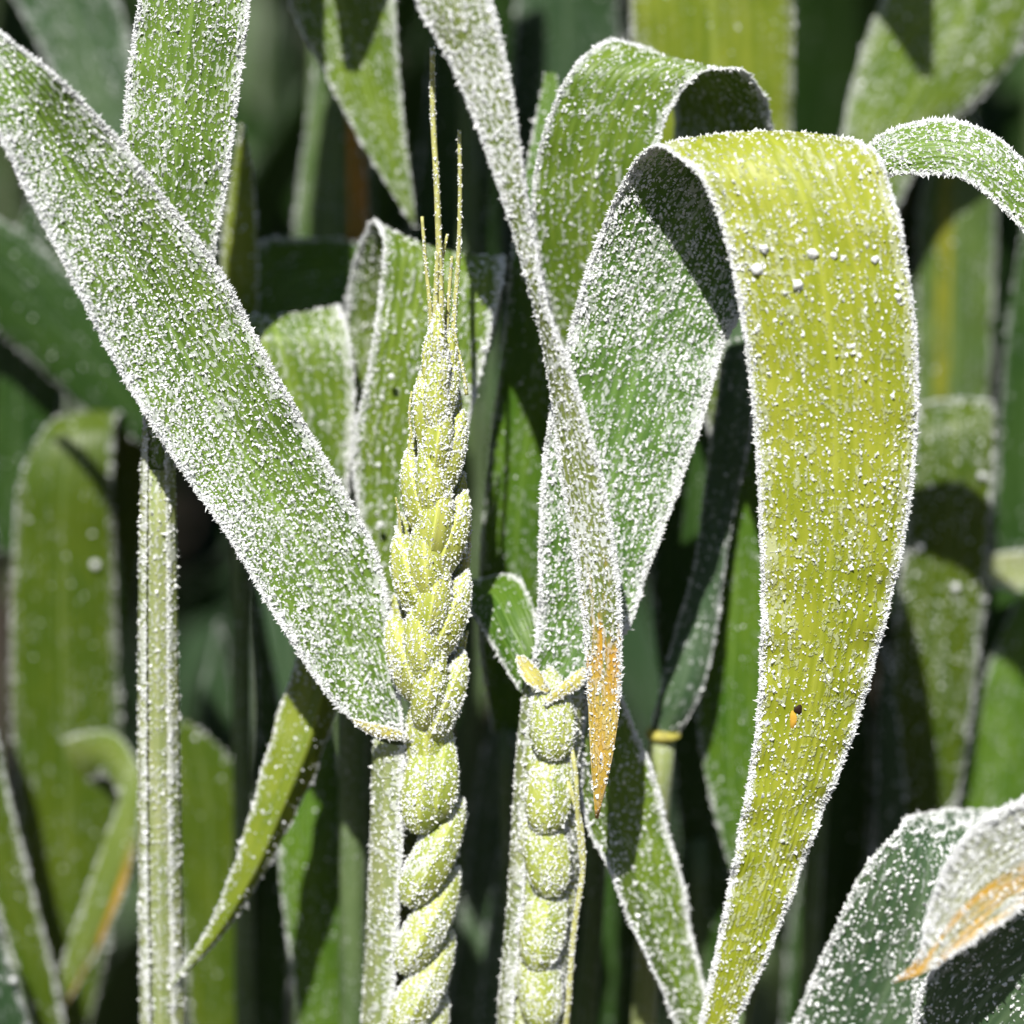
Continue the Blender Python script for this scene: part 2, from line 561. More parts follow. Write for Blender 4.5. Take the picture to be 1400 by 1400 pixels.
def surface(P, base, name, mat, parent, caps=True):
    """Closed-in-u grid (tube, bract) as one mesh, ends closed by pinched fans."""
    a, b = P.shape[:2]
    if caps:
        c0 = P[0].mean(axis=0, keepdims=True).repeat(b, 0)[None]
        c1 = P[-1].mean(axis=0, keepdims=True).repeat(b, 0)[None]
        P = np.concatenate([c0, P, c1])
        a += 2
    u = np.linspace(0, 1, b)
    s = np.concatenate([[0], np.cumsum(np.linalg.norm(np.diff(P.mean(axis=1), axis=0), axis=1))])
    wid = np.linalg.norm(P[:, 0] - P[:, b // 2], axis=1) * 1.57
    met = np.stack([(u[None] - .5) * 2 * wid[:, None] * 100, np.repeat(s[:, None], b, 1) * 100], -1).reshape(-1, 2)
    uni = np.stack([np.repeat(u[None], a, 0), np.repeat((s / max(s[-1], 1e-9))[:, None], b, 1)], -1).reshape(-1, 2)
    me = mesh_from(name, P.reshape(-1, 3) - base, grid_faces(a, b), mat, True, {"metric": met, "unit": uni})
    return link(name, me, parent)


def stem_points(path, ground=None):
    """path: [(px, py, d)...] from the top down; then on to the soil."""
    pts = [W(*p) for p in path]
    last, prev = pts[-1], pts[-2]
    dirn = (last - prev) / max(1e-6, prev[2] - last[2])
    g = ground if ground is not None else np.array([last[0] + dirn[0] * 0.05, last[1] + 0.01, -0.01])
    for f in (0.35, 0.7, 1.0):
        q = last * (1 - f) + np.array(g) * f
        q[0] += dirn[0] * 0.06 * f * (1 - f)
        pts.append(q)
    return np.array(pts)


def resample(C, n):
    C = np.asarray(C)
    S = np.concatenate([C, C], axis=1)
    return spline(S, n)[0][:, 0:3]


COUNT = {'leaf': 0}


def add_leaf(plant, st, mat, name="leaf_blade", cup=0.1, keel=0.0, veins=13, hi=True, frost=None, wave=0.00025, label=None, ridge=0.00004, mat2=None):
    base = np.array(plant.location)
    COUNT['leaf'] += 1
    sd = COUNT['leaf']
    P = blade_grid(st, cup, keel, veins, hi=hi, wave=wave, seed=sd, ridge=ridge)
    o = sheet(P, base, name, M[mat], plant, mat2=M[mat2] if mat2 else None)
    if label:
        o["label"] = label
    if frost:
        kw = dict(frost)
        frost_on(P, o, base, veins=veins, seed=sd, **kw)
    return o, P


def add_stem(plant, path, r0=0.0016, r1=0.0022, mat='stem', ground=None, frost=None):
    base = np.array(plant.location)
    C = resample(stem_points(path, ground), 60)
    R = np.linspace(r0, r1, len(C))
    # nodes: slight swellings
    z = C[:, 2]
    for zn in (0.12, 0.27, 0.42):
        R = R * (1 + 0.35 * np.exp(-((z - zn) / 0.006) ** 2))
    P = tube_grid(C, R, 12)
    o = surface(P, base, "stem", M[mat], plant)
    if frost:
        frost_on(P[: len(P) // 2], o, base, edge=0, **frost)
    return o


def shoot(label, leaves, stem, name="wheat_shoot", group=None, cat="wheat shoot", stem_r=(0.0015, 0.0022), stem_mat='stem', stem_frost=None, ground=None):
    pts = stem_points(stem, ground)
    plant = thing(name, (pts[-1][0], pts[-1][1], 0.0), label, cat, group)
    add_stem(plant, stem, stem_r[0], stem_r[1], stem_mat, ground, stem_frost)
    for lf in leaves:
        add_leaf(plant, **lf)
    return plant


# ------------------------------------------------------------------ ground
def soil_material():
    m = bpy.data.materials.new("soil")
    m.use_nodes = True
    nt = m.node_tree
    bs = nt.nodes["Principled BSDF"]
    tc = N(nt, "ShaderNodeTexCoord")
    n1 = noise(nt, tc.outputs['Object'], 22, 6, 0.65)
    c = mixc(nt, smooth(nt, n1, 0.3, 0.7), (0.035, 0.024, 0.016), (0.085, 0.06, 0.04))
    nt.links.new(c, bs.inputs['Base Color'])
    bs.inputs['Roughness'].default_value = 0.95
    bp = N(nt, "ShaderNodeBump")
    bp.inputs['Distance'].default_value = 0.02
    nt.links.new(n1, bp.inputs['Height'])
    nt.links.new(bp.outputs[0], bs.inputs['Normal'])
    return m


gx = np.concatenate([[-300, -30, -6], np.linspace(-2, 2, 81), [6, 30, 300]])
gy = np.concatenate([[-300, -30, -6], np.linspace(-2, 3, 101), [8, 30, 300]])
GX, GY = np.meshgrid(gx, gy, indexing='ij')
GZ = 0.006 * np.sin(GX * 31 + np.sin(GY * 17)) * np.sin(GY * 27) + 0.004 * np.sin(GX * 83 + GY * 61) + rng.normal(0, 0.0025, GX.shape)
GZ = np.where((np.abs(GX) > 2.5) | (np.abs(GY) > 3.5), 0, GZ) - 0.006
gm = mesh_from("ground", np.stack([GX, GY, GZ], -1).reshape(-1, 3), grid_faces(len(gx), len(gy), 0, True), soil_material())
go = link("ground", gm, None, "structure")

# ================================================================== hero plants
FR_A = dict(dens=0.62, size=1.0, edge=1.3)
FR_B = dict(dens=0.40, size=1.0, edge=1.3)


def bract(base_px, tip_px, width, d0, d1, depth=0.6, n=14, sides=12, bulge=0.0, blunt=0.5):
    """A glume: boat-shaped closed body from its base to its pointed tip (pixels, cm)."""
    A, B = W(base_px[0], base_px[1], d0), W(tip_px[0], tip_px[1], d1)
    t = np.linspace(0.0, 1, n)
    prof = (t + 0.012) ** blunt * (1.0 - t + 0.004) ** 0.72
    prof /= prof.max()
    ax = B - A
    L = np.linalg.norm(ax)
    ax /= L
    front = np.array([0.0, -1.0, 0.0])
    front -= ax * (front @ ax)
    front /= np.linalg.norm(front)
    side = np.cross(ax, front)
    C = A[None] + ax[None] * (t * L)[:, None] + front[None] * (np.sin(t * math.pi) * bulge * 0.01)[:, None]
    a = np.linspace(0, 2 * math.pi, sides + 1) + math.pi / 2
    wr = width * MPP / 2
    ca, sa = np.cos(a), np.sin(a)
    # keeled back: front of the bract comes to a soft ridge
    fr = np.where(sa < 0, sa, sa * 1.0) * (1 + 0.18 * np.exp(-((ca) / 0.25) ** 2) * (sa > 0))
    return C[:, None] + prof[:, None, None] * wr * (side[None, None] * ca[None, :, None] + front[None, None] * (depth * 2 * fr)[None, :, None] * 0.5 * 1.3)


def spikelet(parent, base, bracts, mat='spike', frost_list=None):
    """One spikelet: its bracts joined into one mesh."""
    Vs, Fs, Ms, Us, off = [], [], [], [], 0
    for P in bracts:
        a, b = P.shape[:2]
        Vs.append(P.reshape(-1, 3) - base)
        Fs.append(grid_faces(a, b, off))
        u = np.linspace(0, 1, b)
        s = np.linspace(0, 1, a)
        L = np.linalg.norm(P[-1, 0] - P[0, 0]) * 100
        wd = np.linalg.norm(P[a // 3, 0] - P[a // 3, b // 2]) * 100 * 3
        o = rng.uniform(0, 9)
        Ms.append(np.stack([np.repeat((u * wd)[None] + o, a, 0), np.repeat((s * L)[:, None], b, 1)], -1).reshape(-1, 2))
        Us.append(np.stack([np.repeat(((u + 0.5) % 1.0)[None], a, 0), np.repeat(s[:, None], b, 1)], -1).reshape(-1, 2))
        off += a * b
        if frost_list is not None:
            frost_list.append(P)
    me = mesh_from("spikelet", np.concatenate(Vs), np.concatenate(Fs), M[mat], True, {"metric": np.concatenate(Ms), "unit": np.concatenate(Us)})
    return link("spikelet", me, parent)


def bract_frost(parent, base, grids, dens=0.9, size=0.9):
    Ps, Ds, Ts = [], [], []
    for P in grids:
        n = int(grid_area(P) / (0.0006 ** 2) * dens)
        u, v = area_sample(P, n)
        p, nn, t = sample_grid(P, grid_normals(P), u, v)
        c = P.mean(axis=1)[np.clip((v * (P.shape[0] - 1)).astype(int), 0, P.shape[0] - 1)]
        s = np.sign(np.sum(nn * (p - c), 1, keepdims=True))
        nn = nn * s
        ok = rng.random(n) < 0.6 + 0.25 * lowfreq(p, 5) + 0.2 * nn[:, 2]
        Ps.append(p[ok])
        Ds.append(nn[ok])
        Ts.append(t[ok])
    P_, D_, T_ = np.concatenate(Ps), np.concatenate(Ds), np.concatenate(Ts)
    D_ = D_ + rng.normal(0, 0.25, D_.shape)
    D_ /= np.linalg.norm(D_, axis=1, keepdims=True)
    r = size * 0.00014 * rng.lognormal(0, 0.35, len(P_))
    return crystals("frost", parent, base, P_, D_, T_, r, r * rng.uniform(0.6, 1.8, len(P_)))


def awn(parent, base, pts, r0=0.00034, r1=0.00012, frosts=None):
    r0, r1 = r0 * 1.15, r1 * 1.5
    C = resample([W(*p) for p in pts], 24)
    P = tube_grid(C, np.linspace(r0, r1, len(C)), 6)
    me_o = surface(P, base, "awn", M['awn'], parent)
    if frosts is not None:
        frosts.append(P)
    return me_o


def open_sheath(plant, name, path, ang0, ang1, mat='pale', frost=None, nb=49):
    """Sheath wrapped round a culm, its two margins left open: path [(px, py, d, radius_px)] top down,
    angles measured from the front (0 faces the viewer, positive to the right)."""
    base = np.array(plant.location)
    rows = np.array([np.concatenate([W(p[0], p[1], p[2]), [p[3] * MPP, 0, 0]]) for p in path])
    Q, _ = spline(rows, 90)
    k = np.linspace(0, 1, len(Q))[:, None]
    a0 = np.interp(k, np.linspace(0, 1, len(ang0)), ang0)
    a1 = np.interp(k, np.linspace(0, 1, len(ang1)), ang1)
    u = np.linspace(0, 1, nb)[None]
    a = np.radians(a0 * (1 - u) + a1 * u)
    rr = Q[:, 3][:, None] * (1 + 0.012 * np.cos(u * 15 * 2 * math.pi))
    P = Q[:, None, 0:3] + np.stack([np.sin(a) * rr, -np.cos(a) * rr, 0 * a], -1)
    o = sheet(P, base, name, M[mat], plant, 0.00016)
    if frost:
        frost_on(P, o, base, **frost)
    return o, P


# ---------------------------------------------------------------- plant with the fully emerged ear
ptsA = stem_points([(560, 1360, 0.3), (552, 1560, 0.5)])
plantA = thing("wheat_plant", (ptsA[-1][0], ptsA[-1][1], 0),
               "frosted wheat plant with a bare awned ear and a broad grey-green flag leaf", "wheat plant")
bA = np.array(plantA.location)
add_stem(plantA, [(560, 1360, 0.3), (552, 1560, 0.5)], 0.0024, 0.0026)
add_leaf(plantA, [
    (505, 1000, 0.1, 552, 1006, -0.1), (462, 968, -0.1, 545, 935, 0.0), (425, 920, -0.2, 536, 860, 0.1), (378, 846, -0.3, 520, 770, 0.1),
    (310, 733, -0.4, 446, 628, 0.1), (232, 620, -0.5, 376, 508, 0.0), (152, 488, -0.6, 303, 372, -0.1), (84, 356, -0.8, 226, 270, -0.3),
    (28, 248, -0.9, 152, 178, -0.5), (-18, 150, -1.0, 78, 104, -0.8), (-62, 60, -0.7, 4, 46, -0.7), (-110, 0, 0.2, -62, -4, 0.0), (-150, 10, 1.2, -130, 10, 1.2)],
    'flag', "flag_leaf", cup=0.0, keel=-0.24, veins=14, frost=dict(dens=(1.75, 0.5), size=1.1, edge=2.4, bias=0.45))
open_sheath(plantA, "leaf_sheath", [(560, 1006, 0.35, 50), (558, 1150, 0.35, 52), (552, 1280, 0.4, 52), (546, 1400, 0.45, 52), (552, 1580, 0.5, 42), (552, 1800, 0.5, 30)],
            (-6, -8, -10, -4), (-250, -250, -250, -280), frost=dict(dens=(0.8, 1.0), size=1.0, edge=1.2, veins=9))
# collar where the blade leaves the sheath
add_leaf(plantA, [(482, 982, -0.2, 485, 990, -0.2), (508, 988, -0.3, 510, 1006, -0.3), (535, 994, -0.36, 538, 1012, -0.36), (558, 1004, -0.32, 560, 1011, -0.3)],
         'auricle', "auricle", cup=0.1, veins=3, hi=False, frost=dict(dens=1.2, size=0.8, edge=1.2))
gA = []


def axA(y):
    return np.interp(y, [470, 600, 750, 900, 1000, 1100, 1200, 1300, 1400, 1500], [602, 597, 590, 583, 579, 588, 582, 576, 570, 564])


def hwA(y):
    return np.interp(y, [450, 490, 560, 650, 760, 900, 960, 1010, 1030], [12, 22, 34, 42, 50, 52, 46, 34, 34])


# rachis
rC = resample([W(axA(y), y, 0.15) for y in (1500, 1300, 1150, 1000, 800, 650, 500)], 30)
ear = surface(tube_grid(rC, np.linspace(0.0012, 0.0006, len(rC)), 8), bA, "ear", M['egg'], plantA)
node = 0
for yb in (1016, 962, 905, 850, 795, 740, 685, 632, 584, 540):
    s = 1 if node % 2 == 0 else -1
    node += 1
    L = 142 if yb > 600 else 112
    x0, xt = axA(yb), axA(yb - L)
    hw, ht = hwA(yb - 60), hwA(yb - L)
    wd = hw * 1.02
    Lo = L * 0.88
    br = [
        bract((x0 + s * 3, yb), (axA(yb - Lo) + s * (hwA(yb - Lo) + 1), yb - Lo), wd * 1.06, -0.16, -0.10, 0.66, bulge=0.08),
        bract((x0 - s * 3, yb - 16), (xt + s * ht * 0.30, yb - L - 12), wd * 1.0, -0.24, -0.26, 0.62, bulge=0.12),
        bract((x0 + s * 6, yb - 10), (xt + s * (ht - 2), yb - L - 8), wd * 0.7, 0.25, 0.3, 0.7),
        bract((x0 - s * 2, yb - 10), (xt - s * 4, yb - L - 4), wd * 0.8, 0.3, 0.35, 0.7),
    ]
    spikelet(ear, bA, br, 'spike', gA)
spikelet(ear, bA, [bract((600, 548), (600, 440), 40, -0.1, 0.0, 0.7), bract((592, 540), (586, 455), 26, -0.15, -0.1, 0.7), bract((608, 540), (616, 450), 28, -0.15, -0.1, 0.7)], 'spike', gA)
for (bx, by, tx, ty, wd) in ((572, 1140, 588, 992, 62), (594, 1122, 612, 1000, 52), (556, 1238, 634, 1090, 62), (548, 1330, 628, 1184, 60), (540, 1420, 620, 1272, 62), (532, 1508, 612, 1362, 62)):
    spikelet(ear, bA, [bract((bx, by), (tx, ty), wd, -0.32, 0.0, 0.55, bulge=0.1, blunt=0.42),
                       bract((bx + 10, by + 8), (tx + 2, ty + 6), wd * 0.8, 0.1, 0.25, 0.6, blunt=0.45)], 'egg', gA)
spikelet(ear, bA, [bract((584, 1078), (580, 930), 60, -0.05, -0.1, 0.6), bract((600, 1090), (604, 960), 40, -0.05, 0.0, 0.6)], 'spike', gA)
# awns
gW = []
for pts, r0, r1 in (
        ([(604, 470, -0.1), (602, 380, -0.1), (600, 330, -0.1), (597, 250, -0.1), (592, 160, -0.1), (591, 66, -0.1)], .00042, .00022),
        ([(618, 480, -0.05), (622, 420, 0), (627, 345, 0), (629, 260, 0), (628, 178, 0)], .00030, .00016),
        ([(590, 480, -0.1), (588, 420, -0.1), (582, 360, -0.1), (577, 296, -0.1)], .00030, .00014),
        ([(598, 480, 0.0), (600, 410, 0.1), (606, 345, 0.1), (612, 320, 0.1)], .0004, .00014),
        ([(610, 470, 0.05), (614, 400, 0.1), (618, 350, 0.1)], .00034, .00014),
        ([(594, 470, -0.15), (596, 400, -0.15), (598, 345, -0.15)], .00038, .00018),
        ([(638, 540, -0.1), (634, 510, -0.1), (624, 470, -0.05), (620, 420, 0)], .00024, .00014),
        ([(632, 800, 0.1), (636, 740, 0.1), (637, 662, 0.1)], .00024, .00012),
        ([(630, 830, 0.0), (640, 770, 0.0), (642, 700, 0.0)], .00026, .00012),
        ([(628, 930, 0.0), (634, 890, 0.0), (639, 862, 0.0)], .00024, .00012),
        ([(563, 600, -0.1), (560, 560, -0.1), (563, 535, -0.1)], .0002, .0001),
        ([(548, 730, -0.1), (545, 700, -0.1), (541, 680, -0.1)], .0002, .0001)):
    awn(ear, bA, pts, r0, r1, gW)
bract_frost(ear, bA, gA, 5.0, 1.0)
bract_frost(ear, bA, gW, 4.5, 0.85)

# ---------------------------------------------------------------- plant with the ear still in its sheath, leaf arched over
ptsB = stem_points([(735, 1380, 0.3), (728, 1560, 0.4)])
plantB = thing("wheat_plant", (ptsB[-1][0], ptsB[-1][1], 0),
               "frosted wheat plant with its ear inside a split sheath and a lime leaf arched over", "wheat plant")
bB = np.array(plantB.location)
add_stem(plantB, [(735, 1380, 0.3), (728, 1560, 0.4)], 0.0024, 0.0026)
flagB, PB = add_leaf(plantB, [
    (722, 935, 0.15, 798, 938, 0.15), (733, 870, 0.22, 852, 872, 0.38), (737, 770, 0.3, 888, 775, 0.52), (740, 670, 0.45, 926, 675, 0.68), (750, 575, 0.6, 962, 572, 0.83),
    (774, 475, 0.75, 990, 474, 1.05), (797, 385, 0.83, 1036, 384, 1.12), (826, 304, 0.83, 1076, 300, 1.05), (858, 238, 0.6, 1122, 236, 0.83), (886, 204, 0.08, 1164, 193, 0.22),
    (925, 210, -0.37, 1194, 204, -0.31), (962, 252, -0.68, 1220, 262, -0.62), (996, 345, -0.87, 1242, 370, -0.81), (1014, 440, -0.93, 1254, 480, -0.87), (1029, 560, -0.93, 1253, 600, -0.87),
    (1038, 700, -0.93, 1238, 730, -0.87), (1041, 850, -0.87, 1206, 868, -0.81), (1033, 1000, -0.81, 1166, 1008, -0.74), (1012, 1130, -0.74, 1121, 1122, -0.68),
    (985, 1270, -0.68, 1062, 1278, -0.68), (957, 1395, -0.62, 1008, 1395, -0.62), (940, 1475, -0.56, 958, 1475, -0.56)],
    'flag2', "flag_leaf", cup=-0.06, keel=0.0, veins=15, frost=dict(dens=(1.6, 0.5), size=1.12, edge=2.4), wave=0.0004, mat2='arch')
# a second, small blade clasping the culm behind the ear
add_leaf(plantB, [(712, 948, 0.6, 738, 872, 0.9), (684, 902, 0.9, 726, 822, 1.2), (655, 852, 1.3, 704, 788, 1.7), (628, 822, 1.9, 655, 792, 2.1), (596, 806, 2.5, 606, 796, 2.6)],
         'mid', cup=0.16, veins=9, frost=dict(dens=0.3, size=0.8, edge=1.1))
open_sheath(plantB, "leaf_sheath", [(757, 940, 0.3, 40), (752, 1000, 0.3, 43), (748, 1100, 0.3, 46), (740, 1250, 0.3, 48), (728, 1400, 0.35, 48), (728, 1560, 0.4, 40), (728, 1800, 0.4, 30)],
            (20, 34, 34, 30, -6), (338, 326, 324, 330, 353), frost=dict(dens=(0.8, 1.0), size=1.0, edge=1.2, veins=9))
for st in ([(705, 898, 0.0, 716, 895, 0.0), (709, 918, -0.1, 732, 910, -0.1), (722, 936, -0.2, 744, 926, -0.2), (746, 948, -0.2, 752, 944, -0.2)],
           [(803, 916, 0.0, 796, 912, 0.0), (797, 936, -0.1, 780, 924, -0.1), (778, 949, -0.25, 764, 937, -0.25), (748, 966, -0.3, 743, 960, -0.3)]):
    add_leaf(plantB, st, 'auricle', "auricle", cup=0.15, veins=3, hi=False, frost=dict(dens=0.9, size=0.8, edge=1.0))
rB = resample([W(x, y, 0.25) for x, y in ((730, 1540), (738, 1380), (744, 1200), (752, 1050), (756, 960))], 24)
earB = surface(tube_grid(rB, np.linspace(0.0012, 0.0007, len(rB)), 8), bB, "ear", M['egg'], plantB)
gB = []
for (bx, by, tx, ty, wd) in ((757, 1040, 752, 910, 66), (744, 1140, 764, 985, 68), (755, 1226, 738, 1076, 66), (733, 1326, 760, 1172, 66), (742, 1408, 732, 1258, 64), (724, 1500, 746, 1356, 68)):
    spikelet(earB, bB, [bract((bx, by), (tx, ty), wd, -0.24, 0.14, 0.46, bulge=0.06, blunt=0.42),
                        bract((bx - 24, by + 34), (tx - 18, ty + 60), wd * 0.5, -0.06, 0.15, 0.6),
                        bract((bx + 22, by + 22), (tx + 18, ty + 40), wd * 0.5, 0.0, 0.2, 0.6)], 'egg', gB)
bract_frost(earB, bB, gB, 4.2, 1.0)
gW = []
awn(earB, bB, [(772, 1060, -0.2), (790, 1110, -0.3), (797, 1180, -0.3), (786, 1260, -0.3), (774, 1400, -0.2), (760, 1500, 0.1)], .00035, .00028, gW)
awn(earB, bB, [(776, 1000, -0.1), (786, 1050, -0.3), (790, 1120, -0.35), (796, 1190, -0.3)], .0003, .00022, gW)
bract_frost(earB, bB, gW, 4.0, 0.75)
# insect bite on the lime leaf
Ng = grid_normals(PB)


def patch_on_leaf(px, py, rx, ry, mat, name, parent, lift):
    tgt = W(px, py, -0.8)
    D = np.linalg.norm(PB[80:, :, :] - tgt, axis=2)
    i, j = np.unravel_index(np.argmin(D), D.shape)
    c, n = PB[80 + i, j], Ng[80 + i, j]
    if n[1] > 0:
        n = -n
    t = np.array([0, 0, 1.0]) - n * n[2]
    t /= np.linalg.norm(t)
    b = np.cross(n, t)
    rings = []
    for k, (f, hgt) in enumerate(((1.0, 0.0), (0.8, 0.7), (0.4, 1.0), (0.02, 1.0))):
        a = np.linspace(0, 2 * math.pi, 15)
        wob = 1 + 0.15 * np.sin(a * 3 + px)
        rings.append(c + n * (0.00014 + lift * hgt) + (t[None] * (np.cos(a) * ry * wob)[:, None] + b[None] * (np.sin(a) * rx * wob)[:, None]) * MPP * f)
    return surface(np.array(rings), bB, name, M[mat], parent, caps=False)


patch_on_leaf(1090, 962, 6, 7, 'spot_dark', "leaf_spot", flagB, 0.0002)
patch_on_leaf(1087, 976, 5, 13, 'spot_orange', "leaf_spot", flagB, 0.0002)

# ================================================================== neighbouring shoots in focus
shoot("narrow frosted leaf hanging in front of the others, its dried tip orange",
      [dict(st=[(420, -330, 9, 470, -350, 9), (440, -420, 7, 520, -430, 7), (480, -380, 4, 585, -400, 4), (520, -220, 0.5, 630, -230, 0.5), (545, -90, -0.8, 655, -90, -0.8),
                (566, 0, -1.1, 673, 0, -1.1), (612, 82, -1.1, 690, 70, -1.1), (648, 165, -1.1, 706, 155, -1.1), (679, 250, -1.1, 717, 243, -1.1),
                (704, 330, -1.0, 731, 325, -1.05), (724, 400, -0.9, 744, 396, -1.1), (739, 455, -0.8, 760, 452, -1.1), (750, 520, -0.7, 784, 516, -1.1),
                (762, 620, -0.8, 815, 612, -1.1), (776, 710, -0.9, 835, 706, -1.1), (792, 810, -1.0, 848, 806, -1.1), (801, 900, -1.0, 850, 898, -1.1),
                (804, 980, -1.0, 846, 978, -1.1), (808, 1050, -1.0, 835, 1048, -1.1), (814, 1118, -1.0, 818, 1119, -1.0)],
            mat='hang', cup=-0.12, veins=8, frost=dict(dens=(0.6, 1.4), size=1.05, edge=1.5, v1=0.89, edge_v=(0, 0.93)))],
      [(445, -335, 9), (430, 200, 10), (420, 900, 11)])

shoot("frosted arched leaf with a pale midrib, bent backwards behind the lime leaf",
      [dict(st=[(812, 1020, 3.0, 836, 1020, 3.0), (800, 820, 2.8, 850, 820, 2.8), (786, 620, 2.7, 868, 640, 2.7), (768, 490, 2.5, 876, 500, 2.5), (740, 385, 2.3, 884, 380, 2.3), (727, 290, 2.1, 889, 285, 2.1),
                (738, 200, 2.0, 899, 205, 2.0), (766, 122, 2.0, 916, 152, 2.0), (798, 76, 2.2, 946, 110, 1.9), (840, 56, 2.7, 990, 90, 1.9),
                (884, 66, 3.3, 1032, 112, 2.2), (912, 96, 3.8, 1052, 155, 2.7), (920, 150, 4.1, 1060, 210, 3.1), (922, 240, 4.2, 1062, 290, 3.4), (925, 380, 4.4, 1050, 410, 3.7), (950, 520, 4.5, 1030, 540, 3.9), (985, 640, 4.5, 995, 640, 4.2)],
            mat='fresh', cup=-0.07, keel=0.03, veins=13, frost=dict(dens=(0.35, 0.5), size=1.05, edge=1.8))],
      [(824, 1018, 3.0), (815, 1200, 3.0), (800, 1400, 3.1)])

shoot("frosted grey-green leaf arching sideways from behind the lime leaf",
      [dict(st=[(1128, 470, 1.6, 1160, 470, 1.6), (1140, 340, 1.4, 1176, 350, 1.4), (1160, 240, 1.1, 1200, 268, 1.0), (1192, 195, 1.0, 1222, 240, 0.6), (1240, 170, 0.9, 1262, 238, 0.4),
                (1292, 161, 0.8, 1302, 242, 0.3), (1348, 180, 0.7, 1338, 258, 0.2), (1402, 222, 0.6, 1376, 292, 0.2), (1452, 285, 0.5, 1420, 346, 0.2), (1490, 370, 0.5, 1462, 410, 0.3), (1510, 450, 0.5, 1505, 460, 0.5)],
            mat='flag', cup=0.12, veins=10, frost=dict(dens=1.3, size=1.1, edge=1.7))],
      [(1144, 465, 1.6), (1120, 800, 1.6), (1060, 1180, 1.6), (1010, 1400, 1.6)])

plantD = shoot("upright frosted shoot whose pale stem passes behind the broad flag leaf",
      [dict(st=[(198, 640, 0.9, 240, 640, 0.9), (196, 560, 0.9, 248, 560, 0.9), (188, 430, 1.4, 275, 440, 1.4), (174, 300, 1.3, 297, 330, 1.3), (168, 200, 1.2, 316, 210, 1.2),
                (175, 100, 1.2, 330, 100, 1.2), (190, 0, 1.2, 341, 0, 1.2), (205, -110, 1.2, 345, -110, 1.2), (230, -220, 1.6, 350, -210, 1.4), (270, -280, 2.8, 370, -260, 2.4), (320, -270, 4.0, 400, -240, 3.6), (360, -220, 5, 410, -200, 4.6)],
            mat='flag', cup=0.0, keel=0.10, veins=13, frost=dict(dens=(0.9, 0.5), size=1.1, edge=1.8))],
      [(217, 640, 1.0), (217, 1000, 1.0), (222, 1400, 1.05)], stem_r=(0.0020, 0.00285), stem_mat='pale', stem_frost=dict(dens=0.35, size=1.0, veins=7))
open_sheath(plantD, "leaf_sheath", [(216, 585, 1.0, 21), (216, 750, 1.0, 25), (217, 1000, 1.0, 28), (220, 1250, 1.05, 30), (223, 1420, 1.05, 31), (226, 1700, 1.05, 26)],
            (34, 32, 30, 26), (326, 328, 330, 334), frost=dict(dens=(0.5, 0.6), size=1.0, edge=0.45, veins=7))

# folded pair behind the ear
FR_M = dict(dens=0.32, size=1.1, edge=1.4)
shoot("frosted leaf folded over flat, half hidden by the broad flag leaf",
      [dict(st=[(395, 760, 5, 440, 760, 5), (365, 640, 5, 465, 640, 5), (350, 540, 4.9, 474, 540, 4.9), (300, 462, 4.5, 470, 458, 4.5), (280, 426, 3.7, 464, 419, 3.7), (282, 452, 3.0, 475, 448, 3.0),
                (310, 545, 2.8, 485, 535, 2.8), (360, 680, 2.8, 478, 645, 2.8), (405, 800, 2.8, 465, 770, 2.8), (445, 880, 2.8, 452, 880, 2.8)],
            mat='fresh', cup=0.05, frost=FR_M)],
      [(418, 755, 5), (430, 1000, 5.4), (440, 1400, 5.6)])
shoot("wide frosted leaf folded over behind the awns of the bare ear",
      [dict(st=[(520, 860, 4.4, 570, 860, 4.4), (480, 700, 4.4, 600, 700, 4.4), (468, 560, 4.3, 640, 560, 4.3), (472, 430, 4.1, 676, 450, 4.1), (490, 338, 3.6, 688, 375, 3.6), (511, 303, 3.0, 690, 350, 3.0), (524, 330, 2.4, 688, 384, 2.4),
                (516, 420, 2.2, 672, 452, 2.2), (500, 520, 2.1, 648, 548, 2.1), (482, 620, 2.1, 622, 650, 2.1), (494, 720, 2.1, 596, 730, 2.1), (520, 800, 2.1, 566, 800, 2.1), (545, 860, 2.1, 550, 860, 2.1)],
            mat='fresh', cup=0.07, frost=FR_M)],
      [(545, 855, 4.4), (560, 1100, 4.6), (566, 1400, 4.8)])
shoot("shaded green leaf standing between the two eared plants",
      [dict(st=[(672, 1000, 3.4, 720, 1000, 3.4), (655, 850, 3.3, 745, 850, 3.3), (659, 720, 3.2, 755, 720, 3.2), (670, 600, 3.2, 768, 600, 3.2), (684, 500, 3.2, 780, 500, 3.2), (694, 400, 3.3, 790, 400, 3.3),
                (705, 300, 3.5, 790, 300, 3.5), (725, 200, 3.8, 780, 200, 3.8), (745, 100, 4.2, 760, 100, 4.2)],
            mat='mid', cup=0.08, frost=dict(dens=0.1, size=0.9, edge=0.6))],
      [(696, 995, 3.4), (700, 1200, 3.6), (705, 1400, 3.8)])
